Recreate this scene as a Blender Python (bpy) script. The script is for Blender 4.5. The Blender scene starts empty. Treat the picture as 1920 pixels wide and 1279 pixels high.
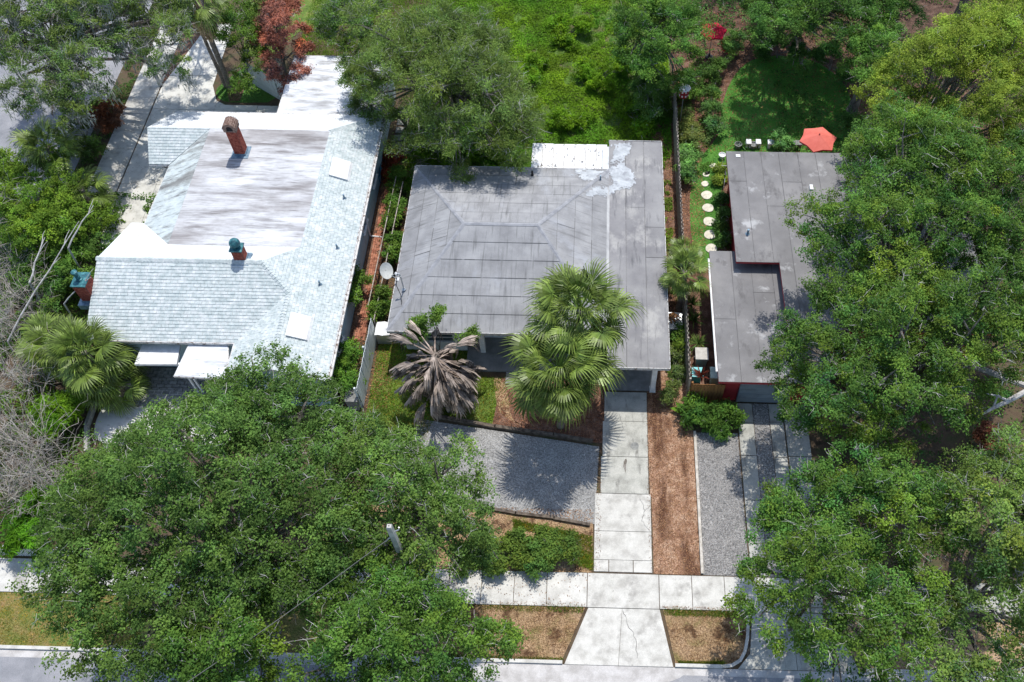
import bpy, math, random
import numpy as np
from mathutils import Vector, Matrix

# ------------------------------------------------------------ camera, sky, sun, exposure
scene = bpy.context.scene
col = scene.collection
cam_d = bpy.data.cameras.new("camera")
cam = bpy.data.objects.new("camera", cam_d)
col.objects.link(cam)
cam_d.sensor_width = 36.0
cam_d.sensor_fit = 'HORIZONTAL'
cam_d.lens = 36.0 * 1687.0 / 1920.0
cam_d.shift_x = -119.0 / 1920.0
cam_d.clip_end = 2000.0
cam.location = (0, 0, 39.255)
cam.rotation_euler = (math.radians(90 - 56.1), 0, math.radians(1.52))
scene.camera = cam

SUN_EL, SUN_AZ = math.radians(66.5), math.radians(14.0)
world = bpy.data.worlds.new("World")
scene.world = world
world.use_nodes = True
wn = world.node_tree
bg = wn.nodes["Background"]
sky = wn.nodes.new("ShaderNodeTexSky")
sky.sky_type = 'NISHITA'
sky.sun_disc = False
sky.sun_elevation = SUN_EL
sky.sun_rotation = SUN_AZ
wn.links.new(sky.outputs[0], bg.inputs[0])
bg.inputs[1].default_value = 0.15
sun_d = bpy.data.lights.new("sun", 'SUN')
sun = bpy.data.objects.new("sun", sun_d)
col.objects.link(sun)
sun_d.energy = 3.1
sun_d.angle = math.radians(0.53)
sun_d.color = (1.0, 0.965, 0.91)
sv = Vector((math.sin(SUN_AZ) * math.cos(SUN_EL), math.cos(SUN_AZ) * math.cos(SUN_EL), math.sin(SUN_EL)))
sun.rotation_euler = sv.to_track_quat('Z', 'Y').to_euler()
sun.location = (10, 30, 60)
scene.view_settings.view_transform = 'Standard'
scene.view_settings.look = 'None'
scene.view_settings.gamma = 1.0
scene.view_settings.use_curve_mapping = False
scene.view_settings.exposure = 0.42
scene.render.engine = 'CYCLES'
scene.cycles.max_bounces = 6
scene.cycles.transparent_max_bounces = 4

R = random.Random(7)
rng = np.random.default_rng(11)
PI = math.pi


# ------------------------------------------------------------ materials
def rgb(c):
    return (c[0], c[1], c[2], 1.0)


def mat(name, stops, scale=3.0, detail=6.0, stretch=(1, 1, 1), rough=0.85, bump=0.0, bscale=None, spec=0.3,
        var=0.0, second=None, tint=False, transl=0.0, metal=0.0, stains=None):
    """stops: [(pos, colour), ...] along a noise; second: (scale, stops(alpha grey)) multiplies; stains: list of
    (colour, scale, stretch, low, high) patches mixed over the base."""
    m = bpy.data.materials.new(name)
    m.use_nodes = True
    nt = m.node_tree
    N = nt.nodes
    L = nt.links
    b = N["Principled BSDF"]
    tc = N.new("ShaderNodeTexCoord")

    def noise(sc, st, det=detail, rg=0.6):
        mp = N.new("ShaderNodeMapping")
        mp.inputs["Scale"].default_value = st
        L.new(tc.outputs["Object"], mp.inputs[0])
        nz = N.new("ShaderNodeTexNoise")
        nz.inputs["Scale"].default_value = sc
        nz.inputs["Detail"].default_value = det
        nz.inputs["Roughness"].default_value = rg
        L.new(mp.outputs[0], nz.inputs["Vector"])
        return nz

    n1 = noise(scale, stretch)
    cr = N.new("ShaderNodeValToRGB")
    el = cr.color_ramp.elements
    while len(el) < len(stops):
        el.new(0.5)
    for e, (p, c) in zip(el, stops):
        e.position = .5 + (p - .5) * .6
        e.color = rgb(c)
    L.new(n1.outputs[0], cr.inputs[0])
    out = cr.outputs[0]

    def mix(a, fac, colour=None, mode='MIX', bsock=None):
        mx = N.new("ShaderNodeMix")
        mx.data_type = 'RGBA'
        mx.blend_type = mode
        if isinstance(fac, float):
            mx.inputs[0].default_value = fac
        else:
            L.new(fac, mx.inputs[0])
        L.new(a, mx.inputs[6])
        if bsock is not None:
            L.new(bsock, mx.inputs[7])
        else:
            mx.inputs[7].default_value = rgb(colour)
        return mx.outputs[2]

    for (c, sc, st, lo, hi) in (stains or []):
        nz = noise(sc, st, 7.0, 0.65)
        mr = N.new("ShaderNodeMapRange")
        mr.inputs[1].default_value = .5 + (lo - .5) * .55
        mr.inputs[2].default_value = .5 + (hi - .5) * .55
        L.new(nz.outputs[0], mr.inputs[0])
        out = mix(out, mr.outputs[0], c)
    if second:
        nz = noise(second[0], (1, 1, 1), 4.0)
        mr = N.new("ShaderNodeMapRange")
        mr.inputs[1].default_value = 0.38
        mr.inputs[2].default_value = 0.62
        mr.inputs[3].default_value = second[1]
        mr.inputs[4].default_value = second[2]
        L.new(nz.outputs[0], mr.inputs[0])
        cmb = N.new("ShaderNodeCombineColor")
        for i in range(3):
            L.new(mr.outputs[0], cmb.inputs[i])
        out = mix(out, 1.0, None, 'MULTIPLY', cmb.outputs[0])
    if var:
        oi = N.new("ShaderNodeObjectInfo")
        mr = N.new("ShaderNodeMapRange")
        mr.inputs[3].default_value = 1 - var
        mr.inputs[4].default_value = 1 + var
        L.new(oi.outputs["Random"], mr.inputs[0])
        cmb = N.new("ShaderNodeCombineColor")
        for i in range(3):
            L.new(mr.outputs[0], cmb.inputs[i])
        out = mix(out, 1.0, None, 'MULTIPLY', cmb.outputs[0])
    if tint:
        at = N.new("ShaderNodeAttribute")
        at.attribute_name = "tint"
        out = mix(out, 1.0, None, 'MULTIPLY', at.outputs["Color"])
    L.new(out, b.inputs["Base Color"])
    b.inputs["Roughness"].default_value = rough
    b.inputs["Specular IOR Level"].default_value = spec
    b.inputs["Metallic"].default_value = metal
    if bump:
        nb = noise(bscale or scale * 4, (1, 1, 1), 6.0)
        bp = N.new("ShaderNodeBump")
        bp.inputs["Strength"].default_value = min(1.0, bump)
        bp.inputs["Distance"].default_value = 0.03
        L.new(nb.outputs[0], bp.inputs["Height"])
        L.new(bp.outputs[0], b.inputs["Normal"])
    if transl:
        tr = N.new("ShaderNodeBsdfTranslucent")
        L.new(out, tr.inputs[0])
        ms = N.new("ShaderNodeMixShader")
        ms.inputs[0].default_value = transl
        o = N["Material Output"]
        L.new(b.outputs[0], ms.inputs[1])
        L.new(tr.outputs[0], ms.inputs[2])
        L.new(ms.outputs[0], o.inputs[0])
    return m


def flat(name, c, **k):
    d = 0.82
    return mat(name, [(0.3, tuple(x * d for x in c)), (0.7, c)], **k)


def leafmat(name, c, transl=0.4, rough=0.65):
    return mat(name, [(0.25, tuple(x * 0.7 for x in c)), (0.75, tuple(x * 1.3 for x in c))], scale=0.9, tint=True,
               transl=transl, rough=rough, spec=0.14)


MT = {}
MT['ground'] = mat('leaf_litter_ground', [(0.25, (.05, .035, .022)), (0.5, (.11, .075, .045)), (0.75, (.07, .075, .03))], 1.2, bump=.8, bscale=14)
MT['grass'] = mat('grass_soil', [(0.25, (.08, .13, .02)), (0.55, (.13, .2, .03)), (0.8, (.2, .2, .06))], 1.4, bump=.8, bscale=30, second=(9, .7, 1.25))
MT['lawn'] = mat('lawn_soil', [(0.25, (.07, .19, .03)), (0.75, (.11, .27, .04))], 1.1, bump=.8, bscale=35, second=(14, .75, 1.2))
MT['weeds'] = mat('weedy_soil', [(0.25, (.14, .12, .06)), (0.5, (.1, .17, .03)), (0.8, (.13, .23, .035))], .8, bump=.9, bscale=12, second=(9, .6, 1.2))
MT['dry'] = mat('dry_verge', [(0.2, (.2, .18, .06)), (0.45, (.37, .25, .135)), (0.75, (.44, .3, .18))], 1.3, bump=.8, bscale=28, second=(17, .6, 1.25),
                stains=[((.11, .06, .03), 1.1, (1, 1, 1), .58, .72)])
MT['verge_green'] = mat('verge_grass', [(0.25, (.12, .16, .03)), (0.5, (.22, .2, .06)), (0.8, (.33, .22, .1))], 1.3, bump=.8, bscale=28, second=(20, .7, 1.2))
MT['mulch'] = mat('bark_mulch', [(0.25, (.26, .135, .08)), (0.5, (.42, .25, .16)), (0.8, (.53, .36, .25))], 2.2, bump=1.0, bscale=22, second=(24, .55, 1.25),
                  stains=[((.12, .055, .032), .55, (1.8, .35, 1), .5, .68)])
MT['redmulch'] = mat('red_mulch', [(0.25, (.1, .05, .033)), (0.5, (.18, .095, .062)), (0.8, (.27, .165, .115))], 2.2, bump=1.0, bscale=22, second=(20, .55, 1.25))
MT['shademulch'] = mat('painted_shade_mulch', [(0.25, (.05, .028, .018)), (0.5, (.11, .06, .04)), (0.8, (.2, .125, .09))], 2.2, bump=1.0, bscale=22, second=(20, .55, 1.25))  # darker copy of the red mulch, tree shade painted into the colour
MT['gravel'] = mat('grey_gravel', [(0.3, (.21, .205, .195)), (0.55, (.35, .345, .33)), (0.75, (.47, .46, .44))], 14, bump=1.0, bscale=30, second=(1.1, .8, 1.1))
MT['gravel2'] = mat('dark_gravel', [(0.3, (.14, .135, .13)), (0.52, (.27, .255, .245)), (0.75, (.42, .40, .38))], 16, bump=1.0, bscale=32, second=(1.3, .85, 1.1))
MT['conc'] = mat('concrete', [(0.25, (.44, .425, .385)), (0.5, (.56, .545, .5)), (0.8, (.65, .635, .585))], 1.6, bump=.25, bscale=40, var=.07, second=(28, .9, 1.06),
                 stains=[((.3, .285, .26), 1.1, (1, 1, 1), .58, .9), ((.2, .185, .17), 5, (1, 1, 1), .8, .95)])
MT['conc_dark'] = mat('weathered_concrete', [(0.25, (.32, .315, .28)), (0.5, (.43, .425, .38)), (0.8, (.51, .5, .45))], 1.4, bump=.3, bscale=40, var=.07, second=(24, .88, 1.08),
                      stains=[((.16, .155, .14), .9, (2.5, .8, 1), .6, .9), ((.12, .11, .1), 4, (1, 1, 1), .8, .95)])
MT['conc_pale'] = mat('pale_concrete', [(0.25, (.5, .49, .45)), (0.5, (.63, .62, .57)), (0.8, (.7, .68, .63))], 1.5, bump=.2, bscale=40, var=.05,
                      stains=[((.35, .33, .28), 2.2, (1, 1, 1), .62, .85)])
MT['asphalt'] = mat('asphalt', [(0.25, (.22, .225, .24)), (0.6, (.3, .3, .315)), (0.8, (.35, .35, .36))], .8, bump=.35, bscale=60, second=(60, .8, 1.15))
MT['sand'] = mat('sandy_gutter', [(0.25, (.4, .38, .36)), (0.7, (.56, .54, .52))], 2, bump=.2, bscale=40, second=(40, .9, 1.1))
MT['roofgrey'] = mat('grey_roll_roofing', [(0.2, (.24, .24, .243)), (0.5, (.3, .3, .302)), (0.8, (.36, .36, .36))], 1.1, stretch=(1, 1, 1), bump=.15, bscale=60, var=.07, rough=.8,
                     second=(70, .9, 1.06), stains=[((.16, .16, .16), 1.2, (6, .3, 1), .54, .9), ((.38, .39, .41), .6, (1.2, .5, 1), .6, .85)])
MT['roofgrey_side'] = mat('grey_roll_roofing_side', [(0.2, (.24, .24, .243)), (0.5, (.3, .3, .302)), (0.8, (.36, .36, .36))], 1.1, bump=.15, bscale=60, var=.07, rough=.8,
                          second=(70, .9, 1.06), stains=[((.16, .16, .16), 1.2, (.3, 6, 1), .54, .9), ((.38, .39, .41), .6, (.5, 1.2, 1), .6, .85)])
MT['roofflat'] = mat('flat_grey_roofing', [(0.2, (.2, .195, .2)), (0.5, (.25, .245, .245)), (0.8, (.3, .295, .29))], .7, bump=.15, bscale=60, var=.09, rough=.8,
                     second=(60, .92, 1.06), stains=[((.4, .39, .37), .5, (1, .8, 1), .58, .8), ((.13, .13, .135), 1.2, (3, .4, 1), .6, .85)])
MT['roofbrown'] = mat('mineral_roofing', [(0.2, (.165, .16, .16)), (0.5, (.2, .195, .195)), (0.8, (.25, .243, .24))], .6, bump=.15, bscale=60, var=.04, rough=.8,
                      second=(60, .92, 1.06), stains=[((.12, .115, .115), .9, (1.5, .8, 1), .6, .85), ((.4, .4, .4), .8, (1, 1, 1), .66, .85)])
MT['coat'] = mat('white_roof_coating', [(0.3, (.36, .38, .395)), (0.7, (.52, .545, .56))], 2.2, bump=.3, bscale=20, stains=[((.3, .31, .33), 2.5, (1, 1.5, 1), .6, .72)])
MT['shingle'] = mat('white_shingle', [(0.25, (.42, .48, .475)), (0.5, (.51, .56, .55)), (0.8, (.64, .665, .655))], 3.0, stretch=(1, 1, 1), bump=.2, bscale=60, second=(7, .9, 1.08), rough=.9)
MT['shingle_sunlit'] = mat('painted_sunlit_shingle', [(0.25, (.6, .63, .635)), (0.8, (.74, .755, .755))], 3.0, bump=.2, bscale=60, rough=.9)  # white shingle copy with strong sunlight on the rear-facing slopes painted into its colour
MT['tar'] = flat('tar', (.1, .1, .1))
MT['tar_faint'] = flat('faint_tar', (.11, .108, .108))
MT['deckwhite'] = mat('stained_white_roof', [(0.2, (.47, .47, .478)), (0.8, (.6, .605, .61))], .5, bump=.1, bscale=40, rough=.8,
                      stains=[((.36, .345, .34), .3, (.8, 1.3, 1), .42, .74), ((.17, .155, .15), .7, (.4, 3.2, 1), .48, .86), ((.2, .19, .185), 3.5, (.3, 3.0, 1), .5, .95), ((.72, .73, .74), .35, (.4, 2.2, 1), .58, .8)])
MT['slope_stain'] = mat('stained_white_shingle', [(0.2, (.46, .52, .52)), (0.8, (.6, .655, .65))], 2, bump=.1, bscale=40, rough=.85,
                        stains=[((.27, .28, .27), .5, (.7, 1.8, 1), .44, .68), ((.16, .16, .16), 1.1, (.4, 2.8, 1), .52, .8)])
MT['white'] = flat('white_paint', (.8, .8, .79), scale=4, rough=.6)
MT['whiteroof'] = mat('white_flat_roof', [(0.2, (.58, .6, .62)), (0.8, (.74, .755, .77))], 1.2, rough=.7, stains=[((.33, .33, .33), .8, (.5, 2.5, 1), .5, .8), ((.2, .19, .18), .5, (.6, 2.0, 1), .58, .8)])
MT['tinwhite'] = mat('peeling_white_tin', [(0.2, (.74, .74, .73)), (0.8, (.84, .84, .83))], 2, rough=.6, stains=[((.12, .12, .12), 3.2, (2.2, .7, 1), .66, .7)])
MT['trim'] = mat('weathered_trim', [(0.3, (.5, .48, .45)), (0.7, (.72, .71, .69))], 6, stains=[((.2, .15, .12), 5, (1, 1, 1), .58, .7)])
MT['bluewall'] = flat('blue_grey_stucco', (.36, .5, .55), scale=3, bump=.2, bscale=50)
MT['whitewall'] = flat('white_stucco', (.7, .72, .72), scale=3, bump=.2, bscale=50)
MT['palegreen'] = flat('pale_green_block', (.55, .6, .6), scale=2, bump=.2, bscale=40)
MT['redwall'] = flat('red_stucco', (.34, .03, .035), scale=2, bump=.2, bscale=50)
MT['door'] = flat('grey_blue_door', (.2, .24, .28), scale=2)
MT['brownfence'] = mat('brown_fence_wood', [(0.3, (.2, .09, .035)), (0.7, (.34, .165, .06))], 4, stretch=(6, 6, .6), var=.12, bump=.3)
MT['greywood'] = mat('weathered_wood', [(0.3, (.26, .22, .18)), (0.7, (.45, .41, .36))], 5, stretch=(1, 1, .5), var=.14, bump=.3)
MT['darkwood'] = mat('dark_timber', [(0.3, (.06, .045, .035)), (0.7, (.16, .13, .1))], 5, var=.1, bump=.3)
MT['timber'] = mat('pale_timber', [(0.3, (.42, .38, .32)), (0.7, (.6, .56, .5))], 5, bump=.2)
MT['vinyl'] = flat('white_vinyl', (.66, .71, .72), scale=3, rough=.5, var=.04)
MT['brick'] = mat('red_brick', [(0.3, (.2, .04, .028)), (0.5, (.32, .075, .05)), (0.75, (.42, .13, .085))], 9, var=.12, bump=.3, bscale=60)
MT['brickpath'] = mat('brick_path', [(0.3, (.28, .1, .06)), (0.55, (.42, .17, .1)), (0.8, (.5, .25, .17))], 5, bump=.4, bscale=50, second=(3, .7, 1.15))
MT['mortar'] = flat('mortar', (.3, .2, .16), scale=8)
MT['copper'] = mat('verdigris_copper', [(0.3, (.025, .085, .11)), (0.6, (.045, .18, .2)), (0.8, (.12, .3, .31))], 6, rough=.5, metal=.2)
MT['lead'] = mat('blue_grey_flashing', [(0.3, (.12, .19, .26)), (0.7, (.25, .34, .4))], 5, rough=.5, metal=.3)
MT['paver'] = mat('grey_paver', [(0.3, (.2, .195, .185)), (0.7, (.34, .33, .315))], 6, var=.16, bump=.3)
MT['block'] = mat('grey_stepping_block', [(0.3, (.16, .165, .16)), (0.7, (.3, .3, .28))], 6, var=.12, bump=.3)
MT['stone'] = mat('cream_stepping_stone', [(0.3, (.58, .54, .43)), (0.7, (.72, .68, .56))], 6, var=.05, bump=.2)
MT['bark'] = mat('grey_bark', [(0.3, (.1, .085, .07)), (0.7, (.26, .235, .205))], 7, stretch=(1, 1, .4), bump=.6)
MT['twig'] = mat('pale_twig', [(0.3, (.34, .32, .3)), (0.7, (.58, .56, .53))], 5)
MT['bare'] = mat('dead_branch', [(0.3, (.3, .26, .215)), (0.7, (.55, .51, .46))], 2.5)
MT['moss'] = mat('grey_moss', [(0.3, (.22, .24, .2)), (0.7, (.4, .42, .36))], 3, tint=True, transl=.2)
MT['palmtrunk'] = mat('palm_trunk', [(0.3, (.14, .11, .085)), (0.7, (.33, .28, .23))], 7, stretch=(1, 1, 2.5), bump=.7)
MT['frond'] = mat('palm_frond', [(0.25, (.098, .165, .032)), (0.75, (.165, .25, .055))], 1.6, tint=True, transl=.22, rough=.42, spec=.4, var=.25)
MT['deadfrond'] = mat('dead_frond', [(0.25, (.12, .098, .08)), (0.75, (.38, .33, .285))], 3, tint=True, var=.25)
MT['tanfrond'] = mat('tan_frond', [(0.25, (.3, .2, .11)), (0.75, (.5, .38, .24))], 3, tint=True, var=.2)
MT['oak'] = leafmat('oak_leaf', (.15, .235, .058))
MT['oak_cool'] = leafmat('cool_oak_leaf', (.118, .23, .045))
MT['oak_bright'] = leafmat('bright_oak_leaf', (.148, .265, .04))
MT['yellowleaf'] = leafmat('yellow_green_leaf', (.27, .37, .05))
MT['fine'] = leafmat('fine_leaf', (.155, .24, .055))
MT['bright'] = leafmat('bright_leaf', (.15, .31, .02), .4)
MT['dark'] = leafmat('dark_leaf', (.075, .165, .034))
MT['redleaf'] = leafmat('red_leaf', (.36, .14, .095), .2)
MT['croton'] = leafmat('croton_leaf', (.2, .075, .035), .2)
MT['strap'] = leafmat('strap_leaf', (.1, .16, .04), .2)
MT['metal'] = flat('grey_metal', (.55, .57, .58), rough=.35, metal=.6)
MT['black'] = flat('black_metal', (.02, .02, .022), rough=.5)
MT['dish'] = flat('dish_cream', (.72, .72, .66), rough=.45)
MT['pole'] = mat('concrete_pole', [(0.3, (.42, .4, .36)), (0.7, (.56, .54, .49))], 4, bump=.2)
MT['cable'] = flat('cable_grey', (.16, .16, .155))
MT['coral'] = mat('coral_canvas', [(0.3, (.62, .14, .105)), (0.7, (.7, .175, .135))], 2)
MT['redcanvas'] = mat('red_canvas', [(0.3, (.55, .012, .05)), (0.7, (.66, .02, .07))], 2, transl=.35)
MT['teal'] = flat('teal_plastic', (.1, .52, .55), rough=.4)
MT['mint'] = flat('mint_plastic', (.48, .62, .54), rough=.5)
MT['bluechair'] = flat('blue_chair', (.03, .2, .3), rough=.5)
MT['glass'] = flat('window_glass', (.06, .09, .11), rough=.12, spec=.6)
MT['dark_in'] = flat('dark_interior', (.03, .03, .032))
MT['floor_dark'] = mat('carport_concrete', [(0.3, (.2, .2, .195)), (0.7, (.3, .3, .29))], 2, bump=.2)
MT['soffit'] = flat('soffit_white', (.6, .62, .62))
MT['redtrim'] = flat('red_fascia', (.4, .05, .06))
MT['leafchip'] = mat('dry_leaf_chip', [(0.3, (.2, .1, .05)), (0.7, (.42, .27, .16))], 5, tint=True)
MT['pebble'] = mat('pebble', [(0.3, (.25, .245, .235)), (0.7, (.52, .505, .48))], 9, tint=True)


# ------------------------------------------------------------ mesh helpers
def link(name, me, m=None, parent=None, kind=None):
    o = bpy.data.objects.new(name, me)
    if m is not None and me is not None and not me.materials:
        me.materials.append(m)
    col.objects.link(o)
    if parent is not None:
        o.parent = parent
    if kind:
        o['kind'] = kind
    return o


class MB:
    def __init__(s):
        s.v = []
        s.f = []

    def add(s, vs, fs):
        b = len(s.v)
        s.v.extend([tuple(v) for v in vs])
        s.f.extend([tuple(i + b for i in f) for f in fs])
        return s

    def box(s, c, d, rz=0.0, mtx=None):
        x, y, z = d[0] / 2, d[1] / 2, d[2] / 2
        vs = [Vector(p) for p in ((-x, -y, -z), (x, -y, -z), (x, y, -z), (-x, y, -z), (-x, -y, z), (x, -y, z), (x, y, z), (-x, y, z))]
        if mtx is None:
            mtx = Matrix.Rotation(rz, 4, 'Z')
        vs = [mtx @ v + Vector(c) for v in vs]
        return s.add(vs, [(0, 3, 2, 1), (4, 5, 6, 7), (0, 1, 5, 4), (1, 2, 6, 5), (2, 3, 7, 6), (3, 0, 4, 7)])

    def bb(s, x0, x1, y0, y1, z0, z1):
        return s.box(((x0 + x1) / 2, (y0 + y1) / 2, (z0 + z1) / 2), (abs(x1 - x0), abs(y1 - y0), abs(z1 - z0)))

    def prism(s, poly, zb, zt):
        """poly: xy list; zb, zt numbers or functions of x, y"""
        fb = zb if callable(zb) else (lambda x, y: zb)
        ft = zt if callable(zt) else (lambda x, y: zt)
        a = sum(poly[i][0] * poly[(i + 1) % len(poly)][1] - poly[(i + 1) % len(poly)][0] * poly[i][1] for i in range(len(poly)))
        if a < 0:
            poly = poly[::-1]
        n = len(poly)
        vs = [(p[0], p[1], fb(p[0], p[1])) for p in poly] + [(p[0], p[1], ft(p[0], p[1])) for p in poly]
        fs = [tuple(range(n - 1, -1, -1)), tuple(range(n, 2 * n))]
        for i in range(n):
            j = (i + 1) % n
            fs.append((i, j, n + j, n + i))
        return s.add(vs, fs)

    def tube(s, pts, rad, n=6, cap=True):
        pts = [Vector(p) for p in pts]
        if not isinstance(rad, (list, tuple)):
            rad = [rad] * len(pts)
        vs = []
        for i, p in enumerate(pts):
            t = (pts[min(i + 1, len(pts) - 1)] - pts[max(i - 1, 0)])
            if t.length < 1e-6:
                t = Vector((0, 0, 1))
            t.normalize()
            a = t.orthogonal().normalized()
            if abs(t.z) < .95:
                a = t.cross(Vector((0, 0, 1))).normalized()
            b = t.cross(a)
            for k in range(n):
                w = 2 * PI * k / n
                vs.append(p + (a * math.cos(w) + b * math.sin(w)) * rad[i])
        fs = []
        for i in range(len(pts) - 1):
            for k in range(n):
                l = (k + 1) % n
                fs.append((i * n + k, i * n + l, (i + 1) * n + l, (i + 1) * n + k))
        if cap:
            fs.append(tuple(range(n - 1, -1, -1)))
            fs.append(tuple(range((len(pts) - 1) * n, len(pts) * n)))
        return s.add(vs, fs)

    def lathe(s, prof, c, n=16):
        vs = []
        for r, z in prof:
            for k in range(n):
                w = 2 * PI * k / n
                vs.append((c[0] + r * math.cos(w), c[1] + r * math.sin(w), c[2] + z))
        fs = []
        for i in range(len(prof) - 1):
            for k in range(n):
                l = (k + 1) % n
                fs.append((i * n + k, i * n + l, (i + 1) * n + l, (i + 1) * n + k))
        fs.append(tuple(range(n - 1, -1, -1)))
        fs.append(tuple(range((len(prof) - 1) * n, len(prof) * n)))
        return s.add(vs, fs)

    def mesh(s, name):
        me = bpy.data.meshes.new(name)
        me.from_pydata(s.v, [], s.f)
        me.update()
        return me

    def obj(s, name, m, parent=None, kind=None):
        return link(name, s.mesh(name), m, parent, kind)


def fast_mesh(name, V, nper, tint=None):
    """V: (N*nper, 3) vertices, faces of nper consecutive vertices"""
    me = bpy.data.meshes.new(name)
    nv = len(V)
    nf = nv // nper
    me.vertices.add(nv)
    me.vertices.foreach_set("co", np.ascontiguousarray(V, dtype=np.float32).ravel())
    me.loops.add(nv)
    me.loops.foreach_set("vertex_index", np.arange(nv, dtype=np.int32))
    me.polygons.add(nf)
    me.polygons.foreach_set("loop_start", np.arange(0, nv, nper, dtype=np.int32))
    me.update(calc_edges=True)
    if tint is not None:
        a = me.attributes.new("tint", 'FLOAT_COLOR', 'POINT')
        t = np.ones((nv, 4), dtype=np.float32)
        t[:, :3] = np.repeat(tint, nper, axis=0)
        a.data.foreach_set("color", t.ravel())
    return me


def set_tint(me, cols):
    a = me.attributes.new("tint", 'FLOAT_COLOR', 'POINT')
    t = np.ones((len(me.vertices), 4), dtype=np.float32)
    t[:, :3] = cols
    a.data.foreach_set("color", t.ravel())


def tag(o, label, cat, group=None):
    o['label'] = label
    o['category'] = cat
    if group:
        o['group'] = group
    return o


def thing(name, label, cat, loc=(0, 0, 0), group=None, rz=0.0):
    o = bpy.data.objects.new(name, None)
    o.empty_display_size = .3
    col.objects.link(o)
    o.location = loc
    o.rotation_euler = (0, 0, rz)
    return tag(o, label, cat, group)


def here(parent):
    """move world-space geometry under a parent that sits away from the origin"""
    return Matrix.Translation(-Vector(parent.location))


def part(mb, name, m, parent, kind=None):
    o = mb.obj(name, m, parent, kind)
    o.location = -Vector(parent.location) if parent.parent is None else (0, 0, 0)
    return o


def structure(name, mb, m):
    return mb.obj(name, m, None, 'structure')


def clip(poly, x0, x1, y0, y1):
    def cut(ps, ins, inter):
        out = []
        for i in range(len(ps)):
            a, b = ps[i - 1], ps[i]
            ia, ib = ins(a), ins(b)
            if ib:
                if not ia:
                    out.append(inter(a, b))
                out.append(b)
            elif ia:
                out.append(inter(a, b))
        return out

    def ix(v):
        return lambda a, b: (v, a[1] + (b[1] - a[1]) * (v - a[0]) / (b[0] - a[0]))

    def iy(v):
        return lambda a, b: (a[0] + (b[0] - a[0]) * (v - a[1]) / (b[1] - a[1]), v)

    p = list(poly)
    for ins, it in ((lambda q: q[0] >= x0, ix(x0)), (lambda q: q[0] <= x1, ix(x1)), (lambda q: q[1] >= y0, iy(y0)), (lambda q: q[1] <= y1, iy(y1))):
        p = cut(p, ins, it)
        if len(p) < 3:
            return []
    res = []
    for q in p:
        if not res or (abs(q[0] - res[-1][0]) + abs(q[1] - res[-1][1])) > 1e-4:
            res.append(q)
    if len(res) > 2 and (abs(res[0][0] - res[-1][0]) + abs(res[0][1] - res[-1][1])) < 1e-4:
        res.pop()
    a = 0.0
    for i in range(len(res)):
        a += res[i - 1][0] * res[i][1] - res[i][0] * res[i - 1][1]
    return res if len(res) > 2 and abs(a) > 2e-3 else []


def inside(poly, X, Y):
    """vectorised point in polygon"""
    res = np.zeros(len(X), bool)
    n = len(poly)
    for i in range(n):
        x1, y1 = poly[i - 1]
        x2, y2 = poly[i]
        if y1 == y2:
            continue
        c = ((Y < y1) != (Y < y2)) & (X < (x2 - x1) * (Y - y1) / (y2 - y1) + x1)
        res ^= c
    return res


def edge_dist(poly, X, Y):
    d = np.full(len(X), 1e9)
    n = len(poly)
    for i in range(n):
        a = np.array(poly[i - 1])
        b = np.array(poly[i])
        ab = b - a
        t = np.clip(((X - a[0]) * ab[0] + (Y - a[1]) * ab[1]) / (ab @ ab + 1e-9), 0, 1)
        d = np.minimum(d, np.hypot(X - a[0] - t * ab[0], Y - a[1] - t * ab[1]))
    return d


def sample(poly, n):
    P = np.array(poly)
    lo, hi = P.min(0), P.max(0)
    out = np.zeros((0, 2))
    while len(out) < n:
        q = rng.uniform(lo, hi, (n * 2, 2))
        out = np.vstack([out, q[inside(poly, q[:, 0], q[:, 1])]])
    return out[:n]


def vnoise(X, Y, s, seed=0):
    """smooth value noise 0..1"""
    r = np.random.default_rng(seed)
    T = r.random((64, 64))
    x = X / s
    y = Y / s
    xi = np.floor(x).astype(int)
    yi = np.floor(y).astype(int)
    fx = x - xi
    fy = y - yi
    fx = fx * fx * (3 - 2 * fx)
    fy = fy * fy * (3 - 2 * fy)
    g = lambda a, b: T[a % 64, b % 64]
    return (g(xi, yi) * (1 - fx) + g(xi + 1, yi) * fx) * (1 - fy) + (g(xi, yi + 1) * (1 - fx) + g(xi + 1, yi + 1) * fx) * fy


# ------------------------------------------------------------ vegetation builders
def leaf_quads(C, NRM, length, width, fold=0.25):
    """C (N,3) centres, NRM (N,3) rough normals -> quads (N*4,3)"""
    n = len(C)
    nr = NRM / (np.linalg.norm(NRM, axis=1, keepdims=True) + 1e-9)
    t = rng.normal(size=(n, 3))
    t -= nr * (t * nr).sum(1, keepdims=True)
    t /= (np.linalg.norm(t, axis=1, keepdims=True) + 1e-9)
    s = np.cross(nr, t)
    L = (length * rng.uniform(.7, 1.3, (n, 1)))
    W = (width * rng.uniform(.7, 1.3, (n, 1)))
    V = np.empty((n, 4, 3))
    V[:, 0] = C - t * L * .5
    V[:, 1] = C + s * W * .5 + t * L * .08 + nr * W * fold
    V[:, 2] = C + t * L * .5
    V[:, 3] = C - s * W * .5 + t * L * .08 + nr * W * fold
    return V.reshape(-1, 3)


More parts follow.
